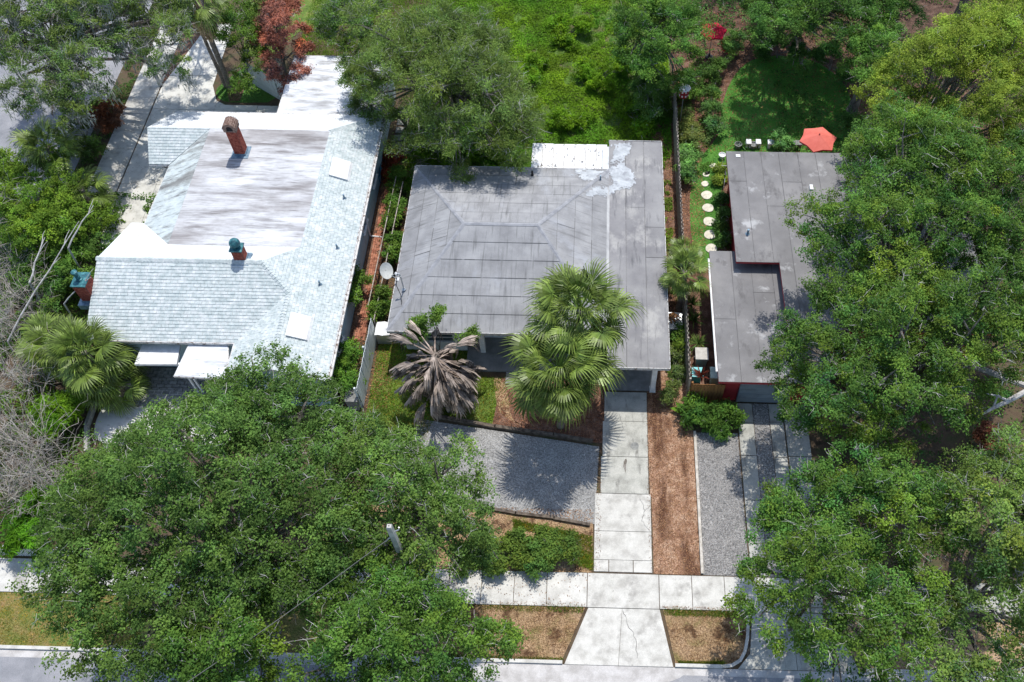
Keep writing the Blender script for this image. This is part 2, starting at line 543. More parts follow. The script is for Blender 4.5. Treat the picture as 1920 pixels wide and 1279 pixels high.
def clumps(P, D, n_leaf, spread, length, width, up=.6, hue=.16, flat_z=.7, base=(1, 1, 1), dark_lo=.75):
    """P (M,3) sprig centres, D (M,3) outward directions -> V, tint"""
    M = len(P)
    idx = np.repeat(np.arange(M), n_leaf)
    off = rng.normal(size=(len(idx), 3)) * spread * rng.uniform(.6, 1.25, (M, 1))[idx]
    off[:, 2] *= flat_z
    C = P[idx] + off
    nr = D[idx] * .55 + rng.normal(size=(len(idx), 3)) * .55 + np.array([0, 0, up]) + off / (spread + 1e-6) * .18
    V = leaf_quads(C, nr, length, width)
    tone = rng.normal(1.0, .13, (M, 1)).clip(dark_lo, 1.5)[idx] * rng.normal(1.0, .12, (len(idx), 1)).clip(.6, 1.6)
    hu = rng.normal(0, hue, (M, 1))[idx]
    T = np.concatenate([tone * (1 + hu), tone * (1 + hu * .35), tone * (1 - hu * .5)], 1) * np.array(base)
    return V, T.clip(.2, 3)


def lobes_in(poly, z_edge, z_top, r, n, seed):
    """foliage lobes spread over a plan polygon: higher and larger towards the middle, uneven"""
    global rng
    P = sample(poly, n * 30)
    keep = []
    for p in P:
        if all((p[0] - q[0]) ** 2 + (p[1] - q[1]) ** 2 > (r * .78) ** 2 for q in keep):
            keep.append(p)
        if len(keep) >= n:
            break
    K = np.array(keep)
    d = edge_dist(poly, K[:, 0], K[:, 1])
    dm = max(d.max(), 1e-3)
    u = np.clip(d / dm, 0, 1) ** .6
    z = z_edge + (z_top - z_edge) * u + rng.normal(0, .45, len(K)) * (1 + .35 * r)
    rad = r * rng.uniform(.7, 1.2, len(K)) * np.clip(.55 + d / (r * 1.2), .55, 1.1)
    # pull edge lobes inside so the outline stays where the polygon is
    cen = K.mean(0)
    pull = np.clip(rad * .75 - d, 0, None)
    dirn = cen - K
    dirn /= np.linalg.norm(dirn, axis=1, keepdims=True) + 1e-9
    K = K + dirn * pull[:, None]
    return [(K[i, 0], K[i, 1], max(z[i], rad[i] * .6), rad[i]) for i in range(len(K))]


def crown_from(lobes, sprigs, n_leaf, spread, length, width, squash=.75, up=.6, hue=.16, inner=.12, base=(1, 1, 1), gap=.25):
    """two levels: each lobe carries separate leafy clumps, each clump its sprigs of leaves"""
    Ps, Ds, Ts = [], [], []
    k9 = sprigs / 34.0
    for (x, y, z, r) in lobes:
        m = int(5.8 * k9 * r * r) + 6
        d = rng.normal(size=(m, 3))
        d /= np.linalg.norm(d, axis=1, keepdims=True)
        d[:, 2] = np.where(d[:, 2] < -.3, -d[:, 2], d[:, 2])
        k = rng.uniform(.62, 1.16, (m, 1))
        c = d * k * r * (1 + rng.normal(0, .1, 3))
        c[:, 2] *= squash
        cr = rng.uniform(.2, .46, (m, 1)) * (r / 1.3) ** .5
        q = 8
        e = rng.normal(size=(m * q, 3))
        e /= np.linalg.norm(e, axis=1, keepdims=True)
        e[:, 2] = np.where(e[:, 2] < -.2, -e[:, 2] * .8, e[:, 2])
        ci = np.repeat(np.arange(m), q)
        p = c[ci] + e * cr[ci] * rng.uniform(.55, 1.1, (m * q, 1)) * np.array([1, 1, .75])
        Ps.append(p + np.array([x, y, z]))
        Ds.append(d[ci] * .5 + e * .7)
        tone = rng.normal(1, .1) * rng.normal(1, .13, (m, 1)).clip(.7, 1.4)
        wm = rng.normal(0, hue * .5) + rng.normal(0, hue * .6, (m, 1))
        Ts.append(np.concatenate([tone * (1 + wm), tone * (1 + wm * .35), tone * (1 - wm * .4)], 1)[ci])
    P = np.vstack(Ps)
    D = np.vstack(Ds)
    T0 = np.vstack(Ts)
    nl = max(6, int(n_leaf * .5))
    V, T = clumps(P, D, nl, spread * .85, length, width, up, hue * .35, base=base)
    T = T * np.repeat(T0, nl, axis=0)
    return P, D, V, T.clip(.15, 3)


def bent(a, b, sag=.12, n=5, jit=.1):
    a, b = Vector(a), Vector(b)
    L = (b - a).length
    out = []
    for i in range(n + 1):
        t = i / n
        p = a.lerp(b, t)
        p.z += math.sin(PI * t) * L * sag
        if 0 < i < n:
            p += Vector((R.uniform(-1, 1), R.uniform(-1, 1), R.uniform(-1, 1))) * jit * L * .3
        out.append(p)
    return out


def woody(trunk, base, fork, lobes, r0, tw):
    """trunk mesh with limbs reaching into the lobes"""
    b = Vector(base)
    f = Vector(fork)
    trunk.tube([b - Vector((0, 0, .1)), b.lerp(f, .08), b.lerp(f, .5), f], [r0 * 1.5, r0 * 1.05, r0 * .9, r0 * .8], 9)
    ls = sorted(lobes, key=lambda l: R.random())
    for i, (x, y, z, r) in enumerate(ls):
        c = Vector((x, y, z - r * .15))
        src = f if i % 3 else b.lerp(f, .8)
        pts = bent(src, c, .08, 5)
        rr = r0 * R.uniform(.28, .5)
        trunk.tube(pts, [rr * (1 - .16 * k) for k in range(6)], 5)
        for q in range(3):
            w = Vector((R.gauss(0, 1), R.gauss(0, 1), R.gauss(.4, .7))).normalized() * r * R.uniform(.6, .95)
            pp = bent(pts[3 + q % 3], c + w, .05, 3)
            trunk.tube(pp, [rr * .4, rr * .3, rr * .2, rr * .1], 4)


def twigs_on(P, D, n, length, rad):
    mb = MB()
    idx = rng.choice(len(P), min(n, len(P)), replace=False)
    for i in idx:
        p = Vector(P[i])
        d = Vector(D[i])
        a = p - d * length * R.uniform(.4, .9)
        t = Vector((R.gauss(0, 1), R.gauss(0, 1), R.gauss(.1, .5))).normalized()
        e = p + t * length * R.uniform(.3, .8) + d * .12
        pts = bent(a, e, .08, 3, .25)
        mb.tube(pts, [rad, rad * .8, rad * .6, rad * .3], 3, False)
        for k in range(R.randint(0, 2)):
            s = pts[R.choice((1, 2))]
            mb.tube([s, s + Vector((R.gauss(0, 1), R.gauss(0, 1), R.gauss(.2, .5))).normalized() * length * .45], [rad * .6, rad * .25], 3, False)
    return mb


def tree(name, label, cat, base, lobes, leaf, r0=.3, group=None, sprigs=26, n_leaf=26, spread=.17, length=.13, width=.07,
         squash=.75, up=.6, hue=.16, twigs=200, twig_len=.7, twig_r=.014, fork_h=.35, moss=0, base_tint=(1, 1, 1), gap=.25, inner=.12):
    t = thing(name, label, cat, base, group)
    zt = max(l[2] for l in lobes)
    cx = sum(l[0] for l in lobes) / len(lobes)
    cy = sum(l[1] for l in lobes) / len(lobes)
    tr = MB()
    fork = (base[0] + (cx - base[0]) * .3, base[1] + (cy - base[1]) * .3, zt * fork_h)
    woody(tr, base, fork, lobes, r0, twigs)
    part(tr, 'trunk', MT['bark'], t)
    P, D, V, T = crown_from(lobes, sprigs, n_leaf, spread, length, width, squash, up, hue, inner, base_tint, gap)
    o = link('crown', fast_mesh('crown', V, 4, T), leaf, t)
    o.location = -Vector(base)
    if twigs:
        part(twigs_on(P, D, twigs, twig_len, twig_r), 'twigs', MT['twig'], t, 'stuff')
    if moss:
        idx = rng.choice(len(P), moss)
        n = 26
        ii = np.repeat(idx, n)
        H = rng.uniform(.4, 1.3, (moss, 1)).repeat(n, 0)
        C = P[ii] + rng.normal(0, .13, (len(ii), 3)) - np.array([0, 0, 1]) * H * rng.random((len(ii), 1))
        V = np.empty((len(ii), 4, 3))
        a = rng.normal(0, .02, (len(ii), 3))
        dn = np.array([0, 0, -1]) * rng.uniform(.15, .4, (len(ii), 1)) + rng.normal(0, .07, (len(ii), 3))
        V[:, 0] = C - a
        V[:, 1] = C + a
        V[:, 2] = C + a * .4 + dn
        V[:, 3] = C - a * .4 + dn
        T = rng.uniform(.6, 1.3, (len(ii), 1)).repeat(3, 1)
        o = link('moss', fast_mesh('moss', V.reshape(-1, 3), 4, T), MT['moss'], t)
        o.location = -Vector(base)
    return t


def bush(name, label, cat, lobes, leaf, group=None, sprigs=40, n_leaf=22, spread=.12, length=.13, width=.065, up=.6, hue=.15, twigs=40, squash=.85,
         base_tint=(1, 1, 1), gap=.2):
    x = sum(l[0] for l in lobes) / len(lobes)
    y = sum(l[1] for l in lobes) / len(lobes)
    return tree(name, label, cat, (x, y, 0), lobes, leaf, .06, group, sprigs, n_leaf, spread, length, width, squash, up, hue, twigs, .4, .008, .3,
                0, base_tint, gap)


def ground_leaves(name, poly, n, m, length, width, h=(0.02, .2), up=1.0, hue=.12, clump=1.0, seed=1, base=(1, 1, 1), thresh=0.0, hs=1.1):
    p = sample(poly, n)
    v = vnoise(p[:, 0], p[:, 1], clump, seed) * .6 + vnoise(p[:, 0], p[:, 1], clump * .35, seed + 1) * .4
    ok = v > thresh
    p, v = p[ok], v[ok]
    z = h[0] + (h[1] - h[0]) * np.clip((v - .2) * hs, 0, 1.3) * rng.uniform(.4, 1.0, len(p))
    C = np.column_stack([p, z])
    nr = rng.normal(0, .6, (len(p), 3)) + np.array([0, 0, up])
    V = leaf_quads(C, nr, length, width)
    tone = (.75 + .5 * vnoise(p[:, 0], p[:, 1], clump * .8, seed + 2))[:, None] * rng.normal(1, .18, (len(p), 1)).clip(.5, 1.6)
    hu = (vnoise(p[:, 0], p[:, 1], clump * 1.7, seed + 3)[:, None] - .5) * 2 * hue * 2
    T = np.concatenate([tone * (1 + hu), tone * (1 + .3 * hu), tone * (1 - .4 * hu)], 1) * np.array(base)
    return link(name, fast_mesh(name, V, 4, T), m, None, 'stuff')


def blades(name, poly, n, m, height=.07, width=.012, seed=1, base=(1, 1, 1), dry=0.0, thresh=0.0, z=0.0):
    p = sample(poly, n)
    v = vnoise(p[:, 0], p[:, 1], .6, seed)
    if thresh:
        ok = v > thresh * rng.random(len(p))
        p, v = p[ok], v[ok]
    k = len(p)
    a = rng.uniform(0, 2 * PI, k)
    h = height * rng.uniform(.5, 1.3, k) * (.6 + .8 * v)
    w = width * rng.uniform(.7, 1.4, k)
    lean = rng.normal(0, .6, (k, 2)) * h[:, None]
    V = np.empty((k, 3, 3))
    V[:, 0] = np.column_stack([p[:, 0] - np.cos(a) * w, p[:, 1] - np.sin(a) * w, np.full(k, z + .002)])
    V[:, 1] = np.column_stack([p[:, 0] + np.cos(a) * w, p[:, 1] + np.sin(a) * w, np.full(k, z + .002)])
    V[:, 2] = np.column_stack([p[:, 0] + lean[:, 0], p[:, 1] + lean[:, 1], z + h])
    t = rng.normal(1, .2, (k, 1)).clip(.5, 1.7) * (.8 + .4 * v[:, None])
    T = np.repeat(t, 3, 1) * np.array(base)
    if dry:
        dr = (rng.random((k, 1)) < dry * (1.3 - v[:, None]))
        T = np.where(dr, T * np.array([3.2, 1.5, 1.6]), T)
    return link(name, fast_mesh(name, V.reshape(-1, 3), 3, T), m, None, 'stuff')


def chips(name, poly, n, m, size=.06, seed=3, base=(1, 1, 1), z=.012, thresh=0.0):
    p = sample(poly, n)
    if thresh:
        p = p[vnoise(p[:, 0], p[:, 1], 1.2, seed) > thresh]
    C = np.column_stack([p, rng.uniform(z, z + .03, len(p))])
    V = leaf_quads(C, rng.normal(0, .35, (len(p), 3)) + np.array([0, 0, 1]), size, size * .55, .1)
    T = rng.normal(1, .25, (len(p), 1)).clip(.4, 1.8).repeat(3, 1) * np.array(base)
    return link(name, fast_mesh(name, V, 4, T), m, None, 'stuff')


def pebbles(name, poly, n, m, size=.035):
    p = sample(poly, n)
    s = rng.uniform(.5, 1.3, (n, 1)) * size
    c = np.column_stack([p, np.full(n, .01)])
    th = rng.uniform(0, 2 * PI, n)
    d = [np.column_stack([np.cos(th + k * 2 * PI / 3), np.sin(th + k * 2 * PI / 3), np.zeros(n)]) for k in range(3)]
    top = np.column_stack([rng.normal(0, .2, n), rng.normal(0, .2, n), np.ones(n) * .8]) * s + c
    V = np.empty((n, 3, 3, 3))
    for k in range(3):
        V[:, k, 0] = c + d[k] * s
        V[:, k, 1] = c + d[(k + 1) % 3] * s
        V[:, k, 2] = top
    T = rng.normal(1, .25, (n, 1)).clip(.4, 1.7).repeat(3, 1)
    return link(name, fast_mesh(name, V.reshape(-1, 3), 3, np.repeat(T, 3, axis=0)), m, None, 'stuff')


# --- palms
def frond_mesh(kind, seed, pet=1.1, blade=.95, nseg=34, spread=118, droop=.5, width=.035, c0=(1, 1, 1), c1=(1.5, 1.25, 1.0)):
    r = random.Random(seed)
    V, F, T = [], [], []

    def q(pts, cs):
        b = len(V)
        V.extend(pts)
        T.extend(cs)
        F.append(tuple(range(b, b + len(pts))))
    # petiole: a thin keel
    sag = -.1 * pet * droop
    pts = [(pet * t, 0, sag * t * t) for t in (0, .5, 1)]
    cp = (1.5, 1.5, 1.2) if kind == 'green' else (1.1, 1.0, .95)
    for i in range(2):
        a, b = pts[i], pts[i + 1]
        w = .035 - .009 * i
        q([(a[0], -w, a[2]), (a[0], w, a[2]), (b[0], w - .009, b[2]), (b[0], -w + .009, b[2])], [cp] * 4)
        q([(a[0], 0, a[2] - .04), (a[0], -w, a[2]), (b[0], -w + .009, b[2]), (b[0], 0, b[2] - .03)], [cp] * 4)
    hx, hz = pet, sag
    for i in range(nseg):
        u = (i + .5) / nseg * 2 - 1
        a = math.radians(u * spread + r.uniform(-2, 2))
        L = blade * (1.0 - .34 * abs(u) ** 1.6) * r.uniform(.88, 1.08)
        fold = .32 * abs(math.sin(a)) * blade * (.5 if kind == 'green' else .15)
        dx, dy = math.cos(a), math.sin(a)
        side = (-dy, dx)
        m1, m2 = .5 * L, .8 * L
        cu = .22 * blade * droop
        z1 = hz + fold * .45 - cu * .22 + r.uniform(-.02, .02)
        z2 = hz + fold * .5 - cu * .9 + r.uniform(-.03, .03)
        z3 = hz + fold * .3 - cu * (1.9 + r.uniform(0, .9)) - .2 * blade * droop * r.random()
        w = width * r.uniform(.8, 1.2)
        A = (hx + dx * .04, dy * .04, hz)
        B1 = (hx + dx * m1 + side[0] * w, dy * m1 + side[1] * w, z1)
        B2 = (hx + dx * m1 - side[0] * w, dy * m1 - side[1] * w, z1 + .012)
        C1 = (hx + dx * m2 + side[0] * w * .6, dy * m2 + side[1] * w * .6, z2)
        C2 = (hx + dx * m2 - side[0] * w * .6, dy * m2 - side[1] * w * .6, z2 + .008)
        D = (hx + dx * L * .97, dy * L * .97, z3)
        k = r.choice((.55, .8, 1.0, 1.1, 1.35))
        s0 = tuple(k * c for c in c0)
        s1 = tuple(k * c for c in c1)
        sm = tuple((x + y) / 2 for x, y in zip(s0, s1))
        q([A, B1, B2], [s0, sm, sm])
        q([B1, C1, C2, B2], [sm, sm, sm, sm])
        q([C1, D, C2], [sm, s1, sm])
    me = bpy.data.meshes.new('frond')
    me.from_pydata(V, [], F)
    me.update()
    set_tint(me, np.array(T))
    return me


FR = {}


def frond_set(key, **k):
    if key not in FR:
        FR[key] = [frond_mesh(k.get('kind', 'green'), 100 + i, **{a: b for a, b in k.items() if a != 'kind'}) for i in range(5)]
    return FR[key]


def palm(label, base, h, n, key, m, group=None, size=1.0, el0=78, el1=-38, name='palm', lean=(0, 0), trunk_r=.16, skirt=0, skirt_key=None, skirt_m=None, skirt_el=(-45, -80), jit=8, skirt_drop=.5):
    t = thing(name, label, 'palm tree', base, group)
    tr = MB()
    top = Vector((lean[0], lean[1], h))
    prof = []
    pts, rad = [], []
    steps = max(6, int(h * 5))
    for i in range(steps + 1):
        u = i / steps
        pts.append(top * u + Vector((0, 0, -.05 if i == 0 else 0)))
        rad.append(trunk_r * (1.25 - .3 * min(1, u * 6)) * (1 + .07 * (i % 2)))
    tr.tube(pts, rad, 10)
    o = tr.obj('trunk', MT['palmtrunk'], t)
    ms = frond_set(key)
    rr = random.Random(int(base[0] * 100 + base[1] * 7))
    for i in range(n + skirt):
        if i < n:
            u = i / max(1, n - 1)
            kk = i
            el = el0 + (el1 - el0) * u ** .9 + rr.uniform(-jit, jit)
            me, mm = ms[i % len(ms)], m
            sc = size * rr.uniform(.76, 1.14) * (.7 + .3 * min(1, u * 3)) * (1 if kk % 5 else .8)
            zz = -.35 * u
        else:
            el = rr.uniform(*skirt_el)
            me, mm = FR[skirt_key][i % 5], skirt_m
            sc = size * rr.uniform(.8, 1.05)
            zz = -.3 - rr.uniform(0, skirt_drop)
        az = i * 2.39996 + rr.uniform(-.5, .5)
        f = bpy.data.objects.new('frond', me)
        if not me.materials:
            me.materials.append(mm)
        col.objects.link(f)
        f.parent = t
        M = Matrix.Translation(top + Vector((0, 0, zz))) @ Matrix.Rotation(az, 4, 'Z') @ Matrix.Rotation(math.radians(-el), 4, 'Y') @ Matrix.Rotation(rr.uniform(-.35, .35), 4, 'X') @ Matrix.Scale(sc, 4)
        f.matrix_local = M
    return t


def twiggy(label, base, n, length, rad, m, name='bare_shrub', group=None, up=.7, sub=4, box=(1, 1), cat='bare shrub', arch=.25, bias=(0, 0, 0)):
    """leafless shrub: curved stems from the ground, each with finer side shoots"""
    t = thing(name, label, cat, base, group)
    a, b = MB(), MB()
    for i in range(n):
        s = Vector((R.uniform(-box[0], box[0]) * .6, R.uniform(-box[1], box[1]) * .6, 0))
        d = (Vector((R.gauss(0, 1), R.gauss(0, 1), 0)).normalized() * R.uniform(.3, 1.1) + Vector((0, 0, up * R.uniform(.6, 1.5))) + Vector(bias)).normalized()
        L = length * R.uniform(.5, 1.15)
        e = s + d * L
        pts = bent(s, e, arch * R.uniform(-.2, 1.2), 5, .12)
        a.tube(pts, [rad * (1 - .16 * k) for k in range(6)], 4, False)
        for k in range(sub):
            p = pts[R.randint(1, 5)]
            d2 = (d + Vector((R.gauss(0, .8), R.gauss(0, .8), R.gauss(0, .6)))).normalized()
            q = bent(p, p + d2 * L * R.uniform(.2, .5), .1, 3, .2)
            b.tube(q, [rad * .55, rad * .45, rad * .35, rad * .2], 3, False)
            for j in range(2):
                p3 = q[R.randint(1, 3)]
                d3 = (d2 + Vector((R.gauss(0, .9), R.gauss(0, .9), R.gauss(0, .6)))).normalized()
                b.tube([p3, p3 + d3 * L * R.uniform(.08, .22)], [rad * .35, rad * .15], 3, False)
    a.obj('stem', m, t)
    b.obj('twigs', m, t, 'stuff')
    return t


def strappy(name, label, base, n, L, w, m, cat='plant', group=None, el=(20, 80), tints=((1, 1, 1),), droop=.5, petiole=0.0):
    """rosette plant of arching strap leaves: each a leaf part while few, joined when many"""
    t = thing(name, label, cat, base, group)
    Vs, Ts = [], []
    for i in range(n):
        az = i * 2.39996 + R.uniform(-.3, .3)
        e = math.radians(R.uniform(*el))
        l = L * R.uniform(.7, 1.15)
        d = Vector((math.cos(az) * math.cos(e), math.sin(az) * math.cos(e), math.sin(e)))
        sd = Vector((-math.sin(az), math.cos(az), 0))
        p = [Vector((0, 0, .05))]
        for k in (1, 2, 3):
            u = k / 3
            p.append(d * l * u - Vector((0, 0, droop * l * u * u * .5)))
        for q in p:
            q.z = max(q.z, .02)
        ws = [w * .4, w, w * .8, w * .08]
        tt = R.choice(tints)
        k = R.uniform(.75, 1.3)
        for j in range(3):
            Vs += [p[j] - sd * ws[j], p[j] + sd * ws[j], p[j + 1] + sd * ws[j + 1], p[j + 1] - sd * ws[j + 1]]
            Ts.append([c * k for c in tt])
    link('leaves', fast_mesh('leaves', np.array([tuple(v) for v in Vs]), 4, np.array(Ts)), m, t)
    return t


# ------------------------------------------------------------ roofs
def sheets(parent, poly, plane, run, down, width, m, name='roof_sheet', start=None, cuts=None, thick=.012, seams=None, jitter=0.0):
    """roll roofing laid over a slope: each sheet an object, lapped over the one below; seams collects tar lines"""
    ax = 1 if run == 'x' else 0
    lo = min(p[ax] for p in poly)
    hi = max(p[ax] for p in poly)
    olo = min(p[1 - ax] for p in poly)
    ohi = max(p[1 - ax] for p in poly)
    u = lo if down < 0 else hi
    k = 0
    while (u < hi - .02 if down < 0 else u > lo + .02):
        w = width * (1 + R.uniform(-jitter, jitter))
        v = u + w if down < 0 else u - w
        a, b = min(u, v), max(u, v)
        cl = [olo - .01] + sorted(cuts[k % len(cuts)] if cuts else []) + [ohi + .01]
        for i in range(len(cl) - 1):
            rect = (cl[i], cl[i + 1], a, b) if ax == 1 else (a, b, cl[i], cl[i + 1])
            pg = clip(poly, *rect)
            if not pg:
                continue
            mb = MB()
            q = R.uniform(0, .003)

            def top(x, y, u=u, w=w, q=q):
                c = y if ax == 1 else x
                f = abs(c - u) / w
                return plane(x, y) + .004 + q + thick * (1 - f)
            mb.prism(pg, lambda x, y: plane(x, y) - .004, top)
            o = mb.obj(name, m, parent)
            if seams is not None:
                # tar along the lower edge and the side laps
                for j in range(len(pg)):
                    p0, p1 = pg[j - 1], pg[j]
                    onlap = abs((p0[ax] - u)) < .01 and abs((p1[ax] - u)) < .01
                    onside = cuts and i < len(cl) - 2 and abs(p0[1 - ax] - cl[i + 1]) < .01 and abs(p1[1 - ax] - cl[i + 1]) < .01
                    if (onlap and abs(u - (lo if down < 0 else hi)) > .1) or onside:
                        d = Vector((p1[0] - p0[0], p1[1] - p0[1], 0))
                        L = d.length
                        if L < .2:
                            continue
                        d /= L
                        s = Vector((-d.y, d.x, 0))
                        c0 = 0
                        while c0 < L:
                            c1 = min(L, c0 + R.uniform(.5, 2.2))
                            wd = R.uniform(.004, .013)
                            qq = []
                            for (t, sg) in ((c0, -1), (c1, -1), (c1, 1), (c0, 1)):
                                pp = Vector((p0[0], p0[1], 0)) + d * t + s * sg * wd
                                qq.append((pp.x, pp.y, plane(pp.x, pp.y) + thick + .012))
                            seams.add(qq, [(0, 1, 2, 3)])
                            c0 = c1 + R.choice((0, 0, .04, .12))
        u = v
        k += 1


def courses(parent, poly, plane, run, down, pitch, tab, m, lift=.022, name='shingle_course'):
    ax = 1 if run == 'x' else 0
    lo = min(p[ax] for p in poly)
    hi = max(p[ax] for p in poly)
    olo = min(p[1 - ax] for p in poly)
    ohi = max(p[1 - ax] for p in poly)
    n = int(math.ceil((hi - lo) / pitch))
    for k in range(n):
        u = lo + k * pitch if down < 0 else hi - k * pitch
        v = min(u + pitch, hi) if down < 0 else max(u - pitch, lo)
        a, b = min(u, v), max(u, v)
        if b - a < .02:
            continue
        mb = MB()
        c = olo - tab * ((k * .5 + R.uniform(0, .2)) % 1)
        while c < ohi:
            rect = (c, c + tab - .012, a, b) if ax == 1 else (a, b, c, c + tab - .012)
            pg = clip(poly, *rect)
            if pg:
                q = R.uniform(-.004, .006)

                def top(x, y, u=u, q=q):
                    f = abs((y if ax == 1 else x) - u) / pitch
                    return plane(x, y) + .006 + (lift + q) * (1 - f)
                mb.prism(pg, lambda x, y: plane(x, y) - .003, top)
            c += tab
        if mb.v:
            mb.obj(name, m, parent)


def caps(parent, a, b, m, w=.26, step=.17):
    """overlapping ridge-cap shingles along a line"""
    a, b = Vector(a), Vector(b)
    L = (b - a).length
    d = (b - a) / L
    s = d.cross(Vector((0, 0, 1))).normalized()
    up = s.cross(d)
    mb = MB()
    k = 0
    while k * step < L:
        p = a + d * k * step
        e = a + d * min(L, k * step + step * 1.15)
        j = R.uniform(.9, 1.1)
        drop = -up * .05
        vs = [p + s * w / 2 * j + drop + up * .045, p + up * .075, p - s * w / 2 * j + drop + up * .045,
              e + s * w / 2 * j + drop + up * .02, e + up * .045, e - s * w / 2 * j + drop + up * .02]
        vs += [v - up * .06 for v in vs]
        mb.add(vs, [(0, 1, 4, 3), (1, 2, 5, 4), (0, 6, 7, 1), (1, 7, 8, 2), (6, 0, 3, 9), (2, 8, 11, 5), (3, 4, 10, 9), (4, 5, 11, 10)])
        k += 1
    mb.obj('ridge_cap', m, parent)


def window(parent, c, n, w, h, bars=1):
    """window on a wall: centre c, outward normal 'x+','y-' etc."""
    f, g = MB(), MB()
    ax = 0 if n[0] == 'x' else 1
    s = 1 if n[1] == '+' else -1

    def bx(mb, du, dz, wu, wz, d0, d1):
        cc = [0, 0, c[2] + dz]
        cc[ax] = c[ax] + s * (d0 + d1) / 2
        cc[1 - ax] = c[1 - ax] + du
        dd = [0, 0, wz]
        dd[ax] = abs(d1 - d0)
        dd[1 - ax] = wu
        mb.box(cc, dd)
    bx(f, 0, h / 2, w + .12, .08, -.02, .06)
    bx(f, 0, -h / 2, w + .2, .07, -.02, .11)
    bx(f, -w / 2, 0, .07, h - .083, -.02, .055)
    bx(f, w / 2, 0, .07, h - .083, -.02, .055)
    for k in range(bars):
        bx(f, 0, h * ((k + 1) / (bars + 1) - .5), w - .073, .045, -.02, .045)
    bx(g, 0, 0, w - .06, h - .06, -.015, .012)
    o = f.obj('window', MT['white'], parent)
    o.location = -Vector(parent.location) if parent.parent is None else (0, 0, 0)
    g.obj('pane', MT['glass'], o)
    return o


def brickwork(mb, x0, x1, y0, y1, z0, z1, bl=.2, bh=.067, j=.012):
    """bricks as boxes round a rectangular shaft"""
    k = 0
    z = z0
    while z + bh <= z1 + .001:
        for side in range(4):
            if side % 2 == 0:
                y = y0 if side == 0 else y1
                u = x0 - (bl / 2 if k % 2 else 0)
                while u < x1:
                    a, b = max(u, x0), min(u + bl - j, x1)
                    if b - a > .02:
                        q = R.uniform(0, .008)
                        mb.bb(a, b, y - .02 - q, y + .02 + q, z, z + bh - j)
                    u += bl
            else:
                x = x0 if side == 1 else x1
                u = y0 + .023 - (0 if k % 2 else bl / 2)
                while u < y1 - .023:
                    a, b = max(u, y0 + .023), min(u + bl - j, y1 - .023)
                    if b - a > .02:
                        q = R.uniform(0, .008)
                        mb.bb(x - .02 - q, x + .02 + q, a, b, z, z + bh - j)
                    u += bl
        z += bh
        k += 1


# ------------------------------------------------------------ ground
def sheet(name, poly, z, m, h=.004):
    mb = MB()
    mb.add([(p[0], p[1], z) for p in poly], [tuple(range(len(poly)))])
    me = mb.mesh(name)
    o = link(name, me, m, None, 'structure')
    me2 = me
    if me2.polygons[0].normal.z < 0:
        me2.flip_normals()
    return o


def rect(x0, x1, y0, y1):
    return [(x0, y0), (x1, y0), (x1, y1), (x0, y1)]


def smooth(poly, it=2):
    for _ in range(it):
        q = []
        for i in range(len(poly)):
            a, b = poly[i], poly[(i + 1) % len(poly)]
            q += [(a[0] * .75 + b[0] * .25, a[1] * .75 + b[1] * .25), (a[0] * .25 + b[0] * .75, a[1] * .25 + b[1] * .75)]
        poly = q
    return poly


def slab(parent, poly, z0, z1, m, name='slab', gap=.015, tilt=True):
    cx = sum(p[0] for p in poly) / len(poly)
    cy = sum(p[1] for p in poly) / len(poly)
    pg = []
    for p in poly:
        dx, dy = cx - p[0], cy - p[1]
        l = math.hypot(dx, dy)
        pg.append((p[0] + dx / l * gap * 1.4, p[1] + dy / l * gap * 1.4))
    tx, ty = (R.uniform(-.004, .004), R.uniform(-.004, .004)) if tilt else (0, 0)
    q = R.uniform(0, .012) if tilt else 0
    mb = MB()
    mb.prism(pg, z0, lambda x, y: z1 + q + (x - cx) * tx + (y - cy) * ty)
    return mb.obj(name, m, parent)


def ground_parent(name):
    """a thin bed under the slabs that is the piece of setting they belong to"""
    return None


structure('ground', MB().add([(-160, -90, 0), (160, -90, 0), (160, 230, 0), (-160, 230, 0)], [(0, 1, 2, 3)]), MT['ground'])
sheet('street', rect(-160, 160, -2, 9.55), .006, MT['asphalt'])
sheet('gutter', rect(-160, 160, 9.551, 9.86), .008, MT['sand'])
sheet('sandy_patch', smooth([(-6, 9.9), (-2, 9.86), (1.5, 9.86), (4.5, 9.86), (4.2, 9.4), (2.4, 8.9), (1.2, 9.3), (-.5, 8.7), (-3, 9.05), (-5.5, 9.35)], 2), .0125, MT['sand'])
sheet('side_street', [(-45, 41), (-31.2, 36), (-31.2, 120), (-45, 120)], .006, MT['asphalt'])
sheet('street_end', [(-60, 26), (-31.2, 26), (-31.2, 35.99), (-45, 40.99), (-60, 46)], .0055, MT['asphalt'])
sheet('far_verge', rect(-60, -45.01, 48, 120), .012, MT['verge_green'])
V1 = rect(-30, -9, 10.02, 12.3)
V2 = [(-8.99, 10.02), (-.85, 10.02), (.1, 12.3), (-8.99, 12.3)]
V3 = [(3.98, 10.02), (6.2, 10.02), (7.0, 10.5), (7.35, 12.3), (3.52, 12.3)]
sheet('verge', V1, .012, MT['verge_green'])
sheet('verge', V2, .013, MT['dry'])
sheet('verge', V3, .012, MT['dry'])
sheet('verge', rect(11, 40, 10.02, 12.3), .012, MT['dry'])
FRONT_STRIP = rect(-12, .38, 13.88, 16.9)
sheet('front_bed', FRONT_STRIP, .012, MT['dry'])
MULCH = [(3.14, 13.9), (5.22, 13.9), (5.22, 21.4), (5.0, 23.2), (4.9, 26), (3.0, 26), (3.02, 17.7), (3.12, 17.6)]
sheet('mulch_strip', MULCH, .014, MT['mulch'])
sheet('side_yard', rect(3.0, 4.97, 26.01, 43), .012, MT['redmulch'])
